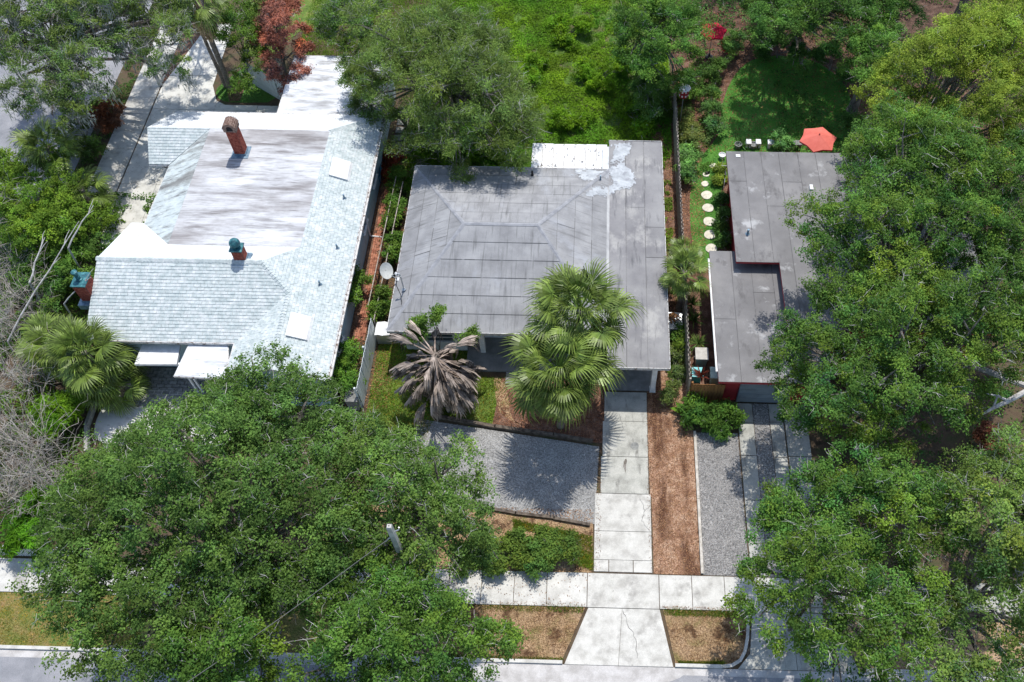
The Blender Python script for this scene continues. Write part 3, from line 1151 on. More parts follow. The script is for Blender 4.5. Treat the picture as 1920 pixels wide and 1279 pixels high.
FRONT_LAWN = [(-11.0, 20), (-11.0, 26.3), (-6.3, 26.3), (-6.0, 24.0), (-4.4, 24.0), (-4.7, 21.1), (-7.55, 21.65), (-8.0, 20)]
sheet('front_lawn', FRONT_LAWN, .012, MT['grass'])
BED = [(-4.4, 24.0), (1.0, 24), (1.0, 23.3), (.78, 20.4), (.3, 20.4), (-4.7, 21.1)]
sheet('palm_bed', BED, .013, MT['redmulch'])
BARE = [(-4.86, 24.26), (-4.13, 23.64), (-3.77, 21.49), (-3.04, 21.21), (-3.72, 21.49), (-4.41, 21.93), (-4.68, 23.00)]
sheet('bare_patch', smooth(BARE, 2), .016, MT['dry'])
PAD = [(-8.4, 21.5), (.25, 20.25), (.62, 20.2), (.45, 16.2), (-3.2, 16.62), (-8.6, 17.0)]
sheet('gravel_pad', PAD, .015, MT['gravel'])
GRAVEL_R = rect(5.37, 7.42, 13.9, 21.1)
sheet('gravel_drive', GRAVEL_R, .014, MT['gravel2'])
GRAVEL_M = rect(8.27, 9.03, 13.9, 22.8)
sheet('gravel_strip', GRAVEL_M, .012, MT['gravel2'])
sheet('right_front_yard', rect(9.8, 40, 13.9, 25), .01, MT['ground'])
sheet('side_garden', rect(5.05, 7.9, 22.9, 33), .010, MT['redmulch'])
sheet('garden_bed', rect(5.05, 26, 33.01, 49), .010, MT['redmulch'])
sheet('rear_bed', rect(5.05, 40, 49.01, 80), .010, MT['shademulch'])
LAWN = smooth([(8.10, 44.60), (8.89, 47.17), (10.08, 49.06), (11.91, 49.76), (14.36, 49.44), (15.92, 47.88), (16.57, 45.83), (15.90, 40.53), (11.98, 40.33), (8.48, 40.33), (8.13, 38.53), (7.56, 37.22), (7.32, 34.71), (7.12, 31.57), (5.81, 31.53), (5.66, 35.48), (5.91, 38.25), (6.62, 40.19), (7.80, 41.94), (8.02, 43.38)], 2)
sheet('back_lawn', LAWN, .016, MT['lawn'])
YARD = rect(-11.6, 4.95, 36.3, 70)
sheet('weedy_yard', YARD, .011, MT['weeds'])
sheet('left_side_yard', rect(-12.6, -9.5, 26.31, 40), .009, MT['ground'])
PATH_BED = [(-12.62, 26.4), (-11.75, 26.4), (-11.62, 38.6), (-12.62, 38.6)]
sheet('path_bed', PATH_BED, .014, MT['redmulch'])
sheet('corner_bed', [(-28.17, 45.51), (-27.62, 45.78), (-27.09, 48.23), (-26.26, 52.01), (-27.37, 53.15), (-29.04, 48.56)], .013, MT['redmulch'])
PALM_BED = smooth([(-24.55, 45.25), (-24.01, 46.30), (-22.83, 48.02), (-20.70, 46.38), (-20.18, 44.25), (-22.97, 44.13), (-23.97, 44.30)], 1)
sheet('palm_lawn', PALM_BED, .013, MT['lawn'])
sheet('red_bed', [(-23.76, 45.27), (-23.14, 46.32), (-22.63, 45.92), (-22.66, 44.29), (-23.33, 44.22)], .0175, MT['redmulch'])
sheet('north_yard', [(-21.27, 49.04), (-20.28, 51.31), (-15.36, 52.59), (-15.52, 58.74), (-25.23, 58.48), (-23.46, 48.44)], .010, MT['grass'])

# --- concrete
mb = MB()
mb.prism([(.48, 13.9), (3.1, 13.9), (2.98, 23.3), (1.02, 23.3)], -.05, .018)
drive = structure('driveway', mb, MT['darkwood'])
ys = [13.93, 14.49, 15.86, 17.73, 19.66, 21.61, 23.3]
for i in range(6):
    lo, hi = ys[i], ys[i + 1]
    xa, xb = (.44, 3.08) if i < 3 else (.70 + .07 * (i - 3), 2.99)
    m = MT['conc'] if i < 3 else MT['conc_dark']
    if i == 0:
        for a, b in ((.44, 1.12), (1.12, 2.22), (2.22, 3.08)):
            slab(drive, rect(a, b, lo, hi), 0, .045, m)
    else:
        slab(drive, rect(xa, xb, lo, hi), 0, .045, m)
cv = MB()
cv.lathe([(.2, 0), (.2, .012), (.17, .014)], ((2.35, 20.26)[0], (2.35, 20.26)[1], .055), 18)
cv.obj('access_cover', MT['block'], drive)
st = MB()
for (sx, sy, n_) in (((1.88, 19.16)[0], (1.88, 19.16)[1], 11),):
    ctr = len(st.v)
    ring = [(sx + .09 * R.uniform(.3, 1.4) * math.cos(k * PI / 6) + .04 * math.sin(k), sy + .5 * R.uniform(.5, 1.2) * math.sin(k * PI / 6), .0665) for k in range(12)]
    st.add(ring, [tuple(range(12))])
st.obj('oil_stain', mat('oil_stain', [(0.3, (.13, .11, .09)), (0.7, (.3, .28, .25))], 5, detail=8), drive, 'stuff')
walk = structure('sidewalk', MB().bb(-60, 60, 12.33, 13.84, -.05, .018), MT['darkwood'])
xs = [-1.62 - 1.45 * k for k in range(1, 24)][::-1] + [-1.62, .17, 3.36] + [3.36 + 1.45 * k for k in range(1, 14)]
for a, b in zip(xs, xs[1:]):
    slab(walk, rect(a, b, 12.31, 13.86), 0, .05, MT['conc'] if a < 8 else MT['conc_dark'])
apron = structure('driveway_apron', MB().prism([(.3, 12.3), (3.3, 12.3), (3.8, 9.9), (-.68, 9.9)], -.05, .014), MT['darkwood'])
slab(apron, [(.23, 12.3), (1.72, 12.3), (1.55, 9.86), (-.74, 9.86)], 0, .04, MT['conc'], gap=.008)
slab(apron, [(1.72, 12.3), (3.36, 12.3), (3.88, 9.86), (1.55, 9.86)], 0, .04, MT['conc'], gap=.008)


def crack(mb, pts, z, w=.009):
    for a, b in zip(pts, pts[1:]):
        a, b = Vector((*a, z)), Vector((*b, z))
        n = 5
        prev = a
        for k in range(1, n + 1):
            q = a.lerp(b, k / n) + (Vector((R.uniform(-.04, .04), R.uniform(-.04, .04), 0)) if k < n else Vector((0, 0, 0)))
            d = (q - prev).normalized()
            s = Vector((-d.y, d.x, 0)) * w * R.uniform(.5, 1.3)
            mb.add([prev - s, q - s, q + s, prev + s], [(0, 1, 2, 3)])
            prev = q


ck = MB()
crack(ck, [(1.75, 12.2), (1.95, 11.6), (2.3, 11.0), (2.35, 10.2)], .0545)
ck.obj('crack', MT['black'], apron, 'stuff')
ck = MB()
crack(ck, [(2.55, 17.5), (2.8, 16.9), (2.62, 16.4), (3.0, 15.9)], .0592, .006)
crack(ck, [(2.8, 16.9), (3.05, 17.2)], .0592, .005)
crack(ck, [(1.6, 22.0), (1.8, 21.2), (1.5, 20.6)], .0592, .005)
ck.obj('crack', MT['black'], drive, 'stuff')
apron2 = structure('neighbour_apron', MB().prism([(7.45, 12.25), (10.9, 12.25), (11.6, 9.9), (6.9, 9.9)], -.05, .014), MT['darkwood'])
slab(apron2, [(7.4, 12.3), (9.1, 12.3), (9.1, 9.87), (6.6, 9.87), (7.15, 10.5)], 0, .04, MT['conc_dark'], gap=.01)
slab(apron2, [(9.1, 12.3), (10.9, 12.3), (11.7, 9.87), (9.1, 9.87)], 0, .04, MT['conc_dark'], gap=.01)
kerb = MB()
for a, b in ((-160, -.82), (3.95, 5.9), (12, 160)):
    kerb.bb(a, b, 9.87, 10.01, -.05, .11)
structure('kerb', kerb, MT['conc'])
kc = MB()
kp = [(5.9, 9.94), (6.35, 10.0), (6.72, 10.22), (6.95, 10.6), (7.1, 11.2), (7.22, 12.28)]
for i in range(len(kp) - 1):
    a, b = kp[i], kp[i + 1]
    d = math.hypot(b[0] - a[0], b[1] - a[1])
    kc.box(((a[0] + b[0]) / 2, (a[1] + b[1]) / 2, .04), (d + .05, .13, .13 + .004 * i), math.atan2(b[1] - a[1], b[0] - a[0]))
structure('kerb_return', kc, MT['conc'])
ribbon = structure('ribbon_driveway', MB().bb(7.5, 9.7, 13.9, 22.84, -.05, .008), MT['darkwood'])
for a, b in ((7.48, 8.24), (9.06, 9.72)):
    y = 13.9
    k = 0
    while y < 22.7:
        e = min(y + R.uniform(1.7, 2.4), 22.8)
        slab(ribbon, rect(a, b, y, e), 0, .045, MT['conc_dark'])
        y = e
y = 17.0
while y < 22.7:
    e = min(y + 2.9, 22.8)
    slab(ribbon, rect(9.78, 10.9, y, e), 0, .04, MT['conc_dark'])
    y = e
# white house driveway and side walk
DW = [(-28.05, 33.4), (-24.0, 33.4), (-23.9, 39.7), (-18.9, 39.7), (-18.9, 43.85), (-23.5, 43.87), (-24.15, 44.25), (-24.75, 45.7), (-24.9, 52), (-26.6, 52), (-27.4, 48.3), (-28.05, 45.6)]
dwl = structure('side_driveway', MB().prism(DW, -.05, .016), MT['darkwood'])
gx = [-28.1, -25.9, -24.1, -21.4, -18.8]
gy = [33.4, 36.9, 40.2, 43.4, 46.6, 49.8, 53]
for i in range(len(gx) - 1):
    for j in range(len(gy) - 1):
        pg = clip(DW, gx[i], gx[i + 1], gy[j], gy[j + 1])
        if pg:
            slab(dwl, pg, 0, .045, MT['conc_pale'], gap=.012)
slab(dwl, [(-27.5, 31.0), (-23.75, 31.0), (-23.85, 33.38), (-28.0, 33.38)], 0, .05, MT['conc_pale'])
sw2 = structure('side_walk', MB().bb(-29.85, -28.15, 33.6, 60, -.05, .014), MT['darkwood'])
for k in range(17):
    slab(sw2, rect(-29.88, -28.12, 33.6 + k * 1.55, 35.15 + k * 1.55), 0, .045, MT['conc'])
# front patio of the white house
PATIO = smooth([(-23.97, 19.48), (-24.39, 20.94), (-24.15, 22.02), (-23.32, 22.82), (-20.46, 22.83), (-17.61, 21.73), (-17.05, 19.37)], 2)
patio = structure('patio', MB().prism(PATIO, -.05, .05), MT['conc_pale'])
pv = [(-23.4, 21.7), (-16.9, 21.7), (-16.9, 24.2), (-24.0, 24.2)]
structure('paver_bed', MB().prism(pv, -.05, .02), MT['darkwood'])
pb = bpy.data.objects['paver_bed']
r_, yy = 0, 21.75
while yy < 24.1:
    xx = -23.9 + (.2 if r_ % 2 else 0)
    while xx < -17:
        pg = clip(pv, xx, xx + .385, yy, yy + .185)
        if pg and len(pb.children) < 290:
            slab(pb, pg, .0, .055, MT['paver'], 'paver', .008)
        xx += .4
    yy += .2
    r_ += 1
ring = [Vector((p[0], p[1], 0)) for p in [(-24.13, 19.19), (-24.61, 20.64), (-24.62, 21.79), (-24.05, 22.55), (-23.12, 23.08)]]
cw = MB()
for i in range(len(ring) - 1):
    for k in range(4):
        a = ring[i].lerp(ring[i + 1], k / 4)
        b = ring[i].lerp(ring[i + 1], (k + 1) / 4)
        d = b - a
        cw.box(((a.x + b.x) / 2, (a.y + b.y) / 2, .16), (d.length + .03, .16, .34 + .003 * (k % 2)), math.atan2(d.y, d.x))
t = thing('patio_kerb', 'low dark curved edging wall at the left rim of the white house patio', 'edging', (ring[2].x, ring[2].y, 0))
part(cw, 'wall', MT['conc_dark'], t)
# brick path between white house and old fence
bp = MB()
yy = 26.2
while yy < 38.2:
    off = .05 * math.sin(yy * .7)
    for k in range(5):
        x = -12.28 + off + k * .115 + (yy - 26) * .006
        if R.random() < .9:
            bp.box((x, yy + R.uniform(-.02, .02), .03 + R.uniform(0, .015)), (.1, .2, .05), R.uniform(-.06, .06))
    yy += .21
link('brick_path', bp.mesh('brick_path'), MT['brickpath'], None, 'structure')

# ------------------------------------------------------------ middle house (grey roof)
mh = thing('grey_roof_house', 'low house with a grey rolled hip roof and flat carport strip on its right side', 'house', (-3, 30.5, 0))
EZ, RZ = 2.5, 4.2
wl = MB()
wl.prism([(-9.45, 26.4), (.55, 26.4), (.55, 30.5), (3.5, 30.5), (3.5, 38.3), (.55, 38.3), (.55, 35.95), (-9.45, 35.95)], 0, 2.42)
wl.prism([(-9.45, 25.6), (-6.3, 25.6), (-6.3, 26.38), (-9.45, 26.38)], 0, 2.415)
part(wl, 'wall', MT['whitewall'], mh)
fF = lambda x, y: EZ + (y - 25.05) * (RZ - EZ) / 5.65
fB = lambda x, y: EZ + (36.4 - y) * (RZ - EZ) / 5.7
fL = lambda x, y: EZ + (x + 10.0) * (RZ - EZ) / 3.45
fR = lambda x, y: EZ + (.93 - x) * (RZ - EZ) / 3.68
fS = lambda x, y: EZ - .015 * (x - .93)
SL = {'F': [(-10, 25.05), (.93, 25.05), (-2.75, 30.7), (-6.55, 30.7)], 'B': [(-10, 36.4), (-6.55, 30.7), (-2.75, 30.7), (.93, 36.4)],
      'L': [(-10, 25.05), (-6.55, 30.7), (-10, 36.4)], 'R': [(.93, 25.05), (.93, 36.4), (-2.75, 30.7)]}
rf = MB()
rf.prism([(-9.97, 25.08), (.925, 25.08), (.925, 36.37), (-9.97, 36.37)], 2.36, 2.42)
base_z = 2.425
rf.add([(-9.99, 25.06, base_z), (.927, 25.06, base_z), (.927, 36.39, base_z), (-9.99, 36.39, base_z), (-6.55, 30.7, RZ - .02), (-2.75, 30.7, RZ - .02)],
       [(0, 1, 5, 4), (1, 2, 5), (2, 3, 4, 5), (3, 0, 4)])
rf.prism([(.945, 23.25), (3.91, 23.25), (3.91, 38.68), (.945, 38.68)], 2.3, 2.43)
roof = part(rf, 'roof', MT['soffit'], mh)
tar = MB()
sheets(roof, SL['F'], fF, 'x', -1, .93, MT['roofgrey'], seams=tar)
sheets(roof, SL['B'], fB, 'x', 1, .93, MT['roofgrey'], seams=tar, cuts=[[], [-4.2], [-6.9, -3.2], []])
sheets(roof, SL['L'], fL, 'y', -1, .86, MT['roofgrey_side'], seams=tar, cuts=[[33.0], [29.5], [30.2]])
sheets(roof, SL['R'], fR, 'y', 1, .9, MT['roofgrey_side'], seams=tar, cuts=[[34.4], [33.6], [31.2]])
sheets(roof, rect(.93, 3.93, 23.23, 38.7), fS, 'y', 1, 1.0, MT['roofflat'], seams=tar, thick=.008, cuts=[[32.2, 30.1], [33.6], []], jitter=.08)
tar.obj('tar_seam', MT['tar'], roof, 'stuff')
hp = MB()
for a, b in (((-10, 25.05, EZ), (-6.55, 30.7, RZ)), ((-10, 36.4, EZ), (-6.55, 30.7, RZ)), ((.93, 25.05, EZ), (-2.75, 30.7, RZ)), ((.93, 36.4, EZ), (-2.75, 30.7, RZ)), ((-6.55, 30.7, RZ), (-2.75, 30.7, RZ))):
    a, b = Vector(a), Vector(b)
    d = (b - a).normalized()
    s = d.cross(Vector((0, 0, 1))).normalized() * .11
    dz = Vector((0, 0, .022))
    dn = Vector((0, 0, -.03))
    hp.add([a + s + dz + dn, b + s + dz + dn, b + dz * 1.6, a + dz * 1.6, a - s + dz + dn, b - s + dz + dn], [(0, 1, 2, 3), (3, 2, 5, 4)])
hp.obj('hip_strip', mat('hip_strip', [(0.3, (.25, .255, .27)), (0.7, (.35, .355, .37))], 2.5), roof)
# white coating brushed over the valley at the back
ct = MB()


def coat(poly, pl):
    for sx in range(90):
        for sy in range(90):
            x0, y0 = min(p[0] for p in poly), min(p[1] for p in poly)
            w, h = (max(p[0] for p in poly) - x0) / 90, (max(p[1] for p in poly) - y0) / 90
            cx, cy = x0 + (sx + .5) * w, y0 + (sy + .5) * h
            A = np.array([cx]), np.array([cy])
            if not inside(poly, *A)[0]:
                continue
            n = vnoise(A[0] + 5, A[1], .35, 3)[0] * .4 + vnoise(A[0], A[1] + 9, .9, 4)[0] * .3 + vnoise(A[0] + 2, A[1], .09, 6)[0] * .3
            if edge_dist(poly, *A)[0] < 1.1 * (1 - n) - .3 or n < .42:
                continue
            q = [(x0 + sx * w, y0 + sy * h), (x0 + (sx + 1) * w, y0 + sy * h), (x0 + (sx + 1) * w, y0 + (sy + 1) * h), (x0 + sx * w, y0 + (sy + 1) * h)]
            ct.add([(a, b, pl(a, b) + .027) for a, b in q], [(0, 1, 2, 3)])


coat([(.9, 38.72), (2.35, 38.72), (2.1, 37.4), (2.0, 36.9), (2.5, 36.2), (2.7, 35.5), (2.3, 34.8), (.9, 34.4)], fS)
coat([(.95, 36.42), (-1.2, 36.42), (-1.2, 35.4), (-.2, 34.7), (.0, 34.6)], fB)
coat([(.95, 36.3), (.95, 34.2), (-.6, 33.7)], fR)
ct.obj('white_coating', MT['coat'], roof)
vl = MB()
vl.add([(.83, 25.4, fR(.83, 0) + .02), (.97, 25.4, fS(.97, 0) + .018), (.97, 35, fS(.97, 0) + .018), (.83, 35, fR(.83, 0) + .02)], [(0, 1, 2, 3)])
vl.obj('valley_strip', mat('valley_strip', [(0.3, (.36, .36, .36)), (0.7, (.5, .5, .49))], 1.5), roof)
fs = MB()
for a, b in (((-10.03, 25.03), (.93, 25.03)), ((.93, 23.2), (3.96, 23.2)), ((3.955, 23.23), (3.955, 38.7)), ((3.93, 38.725), (.9, 38.725)), ((.9, 36.425), (-10, 36.425)), ((-10.025, 25.05), (-10.025, 36.4))):
    dx, dy = b[0] - a[0], b[1] - a[1]
    fs.box(((a[0] + b[0]) / 2, (a[1] + b[1]) / 2, 2.425), (math.hypot(dx, dy), .03, .19), math.atan2(dy, dx))
fs.box((.935, 24.13, 2.41), (.03, 1.74, .17))
fs.obj('fascia', MT['trim'], roof)
for c, d in (((-5.46, 25.56), (.26, .26)), ((3.27, 23.49), (.24, .3)), ((3.3, 28.2), (.24, .24)), ((-1.0, 25.5), (.26, .26))):
    mb = MB()
    mb.bb(c[0] - d[0] / 2, c[0] + d[0] / 2, c[1] - d[1] / 2, c[1] + d[1] / 2, 0, 2.36)
    mb.bb(c[0] - d[0] / 2 - .03, c[0] + d[0] / 2 + .03, c[1] - d[1] / 2 - .03, c[1] + d[1] / 2 + .03, 0.001, .1)
    part(mb, 'column', MT['white'], mh)
mb = MB()
mb.bb(-6.28, .5, 24.35, 26.38, 0, .12)
mb.bb(-4.2, -2.9, 23.6, 24.34, 0, .07)
part(mb, 'porch_floor', MT['floor_dark'], mh)
mb = MB()
mb.bb(.98, 3.45, 23.4, 30.45, 0, .05)
part(mb, 'carport_floor', MT['floor_dark'], mh)
mb = MB()
mb.bb(-4.3, -3.35, 26.34, 26.395, .12, 2.2)
part(mb, 'front_door', MT['dark_in'], mh)
for x in (-5.5, -1.8):
    window(mh, (x, 26.4, 1.45), 'y-', 1.3, 1.1, 2)
for y in (28.5, 33.5):
    window(mh, (-9.45, y, 1.5), 'x-', 1.2, 1.0)
window(mh, (-7.6, 25.6, 1.45), 'y-', 1.4, 1.1, 2)
vp = MB()
vx, vy = -3.35, 35.6
vp.lathe([(.1, -.05), (.09, .05), (.06, .06), (.06, .32)], (vx, vy, fB(vx, vy)), 10)
vp.obj('vent_pipe', MT['black'], roof)
vp2 = MB()
vp2.lathe([(.08, -.05), (.04, .05), (.04, .3)], (.45, 35.4, fR(.45, 0)), 8)
vp2.obj('vent_pipe', MT['lead'], roof)
# white tin shed behind
sh = thing('white_shed', 'small shed with a peeling white tin roof against the back of the grey roof house', 'shed', (-2, 37.6, 0))
mb = MB()
mb.bb(-3.4, .75, 36.6, 38.5, 0, 2.05)
part(mb, 'wall', MT['whitewall'], sh)
rfo = MB()
rfo.prism(rect(-3.5, .82, 36.48, 38.65), lambda x, y: 2.14 + (38.65 - y) * .04, lambda x, y: 2.16 + (38.65 - y) * .04)
rp = part(rfo, 'roof', MT['greywood'], sh)
for k in range(7):
    a = -3.52 + k * .622
    mb = MB()
    j = R.uniform(0, .05)
    mb.prism(rect(a + .01, a + .6, 36.47 + j * .4, 38.68 + j), lambda x, y: 2.163 + (38.65 - y) * .04, lambda x, y: 2.18 + (38.65 - y) * .04 + .01 * (k % 2))
    mb.obj('roof_panel', MT['tinwhite'], rp)

# ------------------------------------------------------------ white house
wh = thing('white_roof_house', 'blue walled house with white shingle roof, flat stained deck and three brick chimneys', 'house', (-18, 31, 0))
wl = MB()
wl.prism([(-12.64, 22.1), (-12.64, 39.5), (-24.1, 39.5), (-24.1, 35.9), (-23.2, 35.9), (-23.2, 31), (-24.1, 31), (-24.1, 24.2), (-16.8, 24.2), (-16.8, 22.1)], 0, 2.9)
wl.add([(-16.79, 22.12, 2.89), (-12.65, 22.12, 2.89), (-14.75, 22.12, 3.82), (-16.79, 22.3, 2.89), (-12.65, 22.3, 2.89), (-14.75, 22.3, 3.82)], [(0, 1, 2), (5, 4, 3), (0, 2, 5, 3), (1, 4, 5, 2)])
wl.add([(-24.08, 24.3, 2.89), (-24.08, 30.9, 2.89), (-24.08, 27.6, 4.4), (-23.9, 24.3, 2.89), (-23.9, 30.9, 2.89), (-23.9, 27.6, 4.4)], [(0, 2, 1), (3, 4, 5), (0, 3, 5, 2), (1, 2, 5, 4)])
part(wl, 'wall', MT['bluewall'], wh)
PT = .42
wR = lambda x, y: 3 + (-12.3 - x) * (1 / 2.45)
wF = lambda x, y: 3 + (y - 23.8) * (1.6 / 3.8)
wG = lambda x, y: 3 + (x + 17.15) / 2.4
wB = lambda x, y: 4.6 - (y - 27.6) * (.6 / 1.45)
wLs = lambda x, y: 3 + (x + 23.75) / 2.25
wN = lambda x, y: 3 + (39.9 - y) / 2.42
wS = lambda x, y: 4 - (37.5 - y) * .47
wD = lambda x, y: 4.0 + .02 * (1 - abs(x + 18.1) / 3.4)
P_R = [(-12.3, 21.75), (-12.3, 39.9), (-14.75, 37.48), (-14.75, 21.75)]
P_RT = [(-14.75, 29.05), (-16.25, 27.6), (-14.75, 26.15)]
P_F = [(-24.5, 23.8), (-17.15, 23.8), (-14.75, 26.15), (-16.25, 27.6), (-24.4, 27.6)]
P_G = [(-17.15, 21.75), (-14.75, 21.75), (-14.75, 26.15), (-17.15, 23.8)]
P_B = [(-24.4, 27.6), (-16.25, 27.6), (-14.75, 29.05), (-21.5, 29.05), (-23.75, 31.2), (-24.4, 31.2)]
P_D = [(-14.75, 29.05), (-14.75, 37.48), (-21.5, 37.48), (-21.5, 29.05)]
P_L = [(-21.5, 29.05), (-21.5, 37.48), (-23.6, 35.5), (-23.75, 31.2)]
P_N = [(-12.3, 39.9), (-24.45, 39.9), (-25.05, 37.5), (-14.75, 37.48)]
P_S = [(-25.05, 37.5), (-21.5, 37.5), (-23.6, 35.55), (-24.75, 35.55)]
rb = MB()
for pg, f in ((P_R, wR), (P_RT, wR), (P_F, wF), (P_G, wG), (P_B, wB), (P_D, wD), (P_L, wLs), (P_N, wN), (P_S, wS)):
    rb.prism(pg, lambda x, y, f=f: f(x, y) - .14, lambda x, y, f=f: f(x, y))
wroof = part(rb, 'roof', MT['trim'], wh)
courses(wroof, P_R, wR, 'y', 1, .155, .34, MT['shingle'])
courses(wroof, P_RT, wR, 'y', 1, .155, .34, MT['shingle'])
courses(wroof, P_F, wF, 'x', -1, .158, .34, MT['shingle'])
courses(wroof, P_G, wG, 'y', -1, .155, .34, MT['shingle'])
courses(wroof, P_B, wB, 'x', 1, .2, .5, MT['shingle_sunlit'], .012)
courses(wroof, P_L, wLs, 'y', -1, .2, .45, MT['slope_stain'], .012)
courses(wroof, P_N, wN, 'x', 1, .2, .5, MT['shingle_sunlit'], .012)
courses(wroof, P_S, wS, 'x', -1, .158, .34, MT['shingle'])
for k in range(9):
    mb = MB()
    pg = clip(P_D, -21.6 + k * .77, -21.6 + (k + 1) * .77, 28, 38)
    if pg:
        q = .01 + .004 * (k % 2)
        mb.prism(pg, lambda x, y: wD(x, y) - .01, lambda x, y, q=q: wD(x, y) + q)
        mb.obj('deck_sheet', MT['deckwhite'], wroof)
caps(wroof, (-24.45, 27.6, 4.6), (-16.25, 27.6, 4.6), MT['shingle'])
caps(wroof, (-14.75, 21.8, 4.0), (-14.75, 26.15, 4.0), MT['shingle'])
caps(wroof, (-14.75, 26.15, 4.0), (-16.25, 27.6, 4.6), MT['shingle'])
caps(wroof, (-12.3, 39.9, 3.0), (-14.75, 37.48, 4.0), MT['shingle'])
ft = MB()
for a, b in (((-12.27, 21.75), (-12.27, 39.9)), ((-24.5, 23.77), (-17.15, 23.77)), ((-12.3, 39.93), (-24.4, 39.93)), ((-23.78, 31.2), (-23.63, 35.5)), ((-17.18, 21.75), (-17.18, 23.75)), ((-24.75, 35.52), (-23.6, 35.52))):
    dx, dy = b[0] - a[0], b[1] - a[1]
    ft.box(((a[0] + b[0]) / 2, (a[1] + b[1]) / 2, 2.93), (math.hypot(dx, dy), .05, .17), math.atan2(dy, dx))
ft.obj('fascia', MT['trim'], wroof)
gt = MB()
gt.bb(-12.24, -12.14, 21.9, 39.7, 2.86, 2.94)
part(gt, 'gutter', MT['trim'], wh)
for v in ((-14.60, 33.84), (-14.42, 24.40)):
    pass
for (x, y, w, l) in ((-13.75, 34.9, .5, 1.35), (-13.9, 24.35, .5, 1.35)):
    z = wR(x, y)
    mb = MB()
    for (d0, d1, ww, h) in ((0, 1, w, .12),):
        mb.add([(x - w, y - l / 2, wR(x - w, y) + .02), (x + w, y - l / 2, wR(x + w, y) + .02), (x + w, y + l / 2, wR(x + w, y) + .02), (x - w, y + l / 2, wR(x - w, y) + .02),
                (x - w, y - l / 2, wR(x - w, y) + .13), (x + w * .8, y - l / 2, wR(x + w, y) + .17), (x + w * .8, y + l / 2, wR(x + w, y) + .17), (x - w, y + l / 2, wR(x - w, y) + .13)],
               [(4, 5, 6, 7), (0, 1, 5, 4), (1, 2, 6, 5), (2, 3, 7, 6), (3, 0, 4, 7)])
    mb.obj('skylight', MT['white'], wroof)
for (x, y) in ((-13.1, 29.6), (-13.5, 27.1), (-13.3, 33)):
    mb = MB()
    mb.lathe([(.12, -.02), (.05, .06), (.05, .28)], (x, y, wR(x, y)), 8)
    mb.obj('vent_pipe', MT['lead'], wroof)


def chimney(x, y, w, d, z0, z1, kind):
    sh_ = MB()
    sh_.bb(x - w / 2, x + w / 2, y - d / 2, y + d / 2, z0 - .3, z1)
    c = part(sh_, 'chimney', MT['mortar'], wh)
    bk = MB()
    brickwork(bk, x - w / 2, x + w / 2, y - d / 2, y + d / 2, z0, z1)
    bk.obj('brickwork', MT['brick'], c, 'stuff')
    fl = MB()
    fl.bb(x - w / 2 - .05, x + w / 2 + .05, y - d / 2 - .05, y + d / 2 + .05, z0 - .3, z0 + .12)
    fl.prism(rect(x - w / 2 - .2, x + w / 2 + .2, y - d / 2 - .25, y + d / 2 + .12), z0 - .3, z0 + .03)
    fl.obj('flashing', MT['lead'], c)
    cp = MB()
    if kind == 'arch':
        n = 9
        ro, ri = w / 2 + .07, w / 2 - .09
        vs, fs_ = [], []
        for k in range(n + 1):
            a = PI * k / n
            for yy in (y - d / 2 - .05, y + d / 2 + .05):
                for rr in (ro, ri):
                    vs.append((x + rr * math.cos(a), yy, z1 + .18 + rr * math.sin(a)))
        for k in range(n):
            b = k * 4
            fs_ += [(b, b + 4, b + 6, b + 2), (b + 1, b + 3, b + 7, b + 5), (b, b + 1, b + 5, b + 4), (b + 2, b + 6, b + 7, b + 3)]
        cp.add(vs, fs_)
        cp.bb(x - ro, x - ri, y - d / 2 - .05, y + d / 2 + .05, z1 - .02, z1 + .18)
        cp.bb(x + ri, x + ro, y - d / 2 - .05, y + d / 2 + .05, z1 - .02, z1 + .18)
        for k in range(10):
            a = PI * (k + .5) / 10
            cp.box((x + (ro + .01) * math.cos(a), y, z1 + .18 + (ro + .01) * math.sin(a)), (.06, d + .14, .04 + .003 * (k % 2)), 0, Matrix.Rotation(-a + PI / 2, 4, 'Y'))
        cp.obj('chimney_cap', mat('cap_brick', [(0.3, (.14, .08, .06)), (0.7, (.3, .22, .18))], 8), c)
        dk = MB()
        dk.bb(x - ri, x + ri, y - d / 2 + .05, y + d / 2 - .05, z1 + .003, z1 + .2)
        dk.obj('flue', MT['dark_in'], c)
    else:
        cp.prism(rect(x - w / 2 - .06, x + w / 2 + .06, y - d / 2 - .06, y + d / 2 + .06), z1 + .002, z1 + .07)
        if kind == 'dome':
            cp.lathe([(.16, 0), (.16, .2), (.27, .22), (.27, .27), (.25, .38), (.18, .48), (.08, .54), (.02, .55)], (x, y, z1 + .07), 16)
        else:
            cp.lathe([(.17, 0), (.16, .05), (.11, .07), (.11, .5), (.15, .51), (.15, .58), (.04, .62)], (x - .05, y, z1 + .07), 12)
        cp.obj('chimney_cap', MT['copper'], c)


chimney(-19.3, 35.7, .54, .54, 4.03, 5.75, 'arch')
chimney(-17.3, 27.85, .5, .46, 4.5, 5.3, 'dome')
chimney(-24.75, 26.2, .6, .78, 3.35, 4.6, 'cowl')
mb = MB()
mb.bb(-25.0, -24.52, 25.85, 26.55, 0, 3.06)
part(mb, 'chimney_base', MT['mortar'], wh)
for y in (25.0, 29.0, 33.0, 36.5):
    window(wh, (-12.64, y, 1.65), 'x+', 1.05, 1.2)
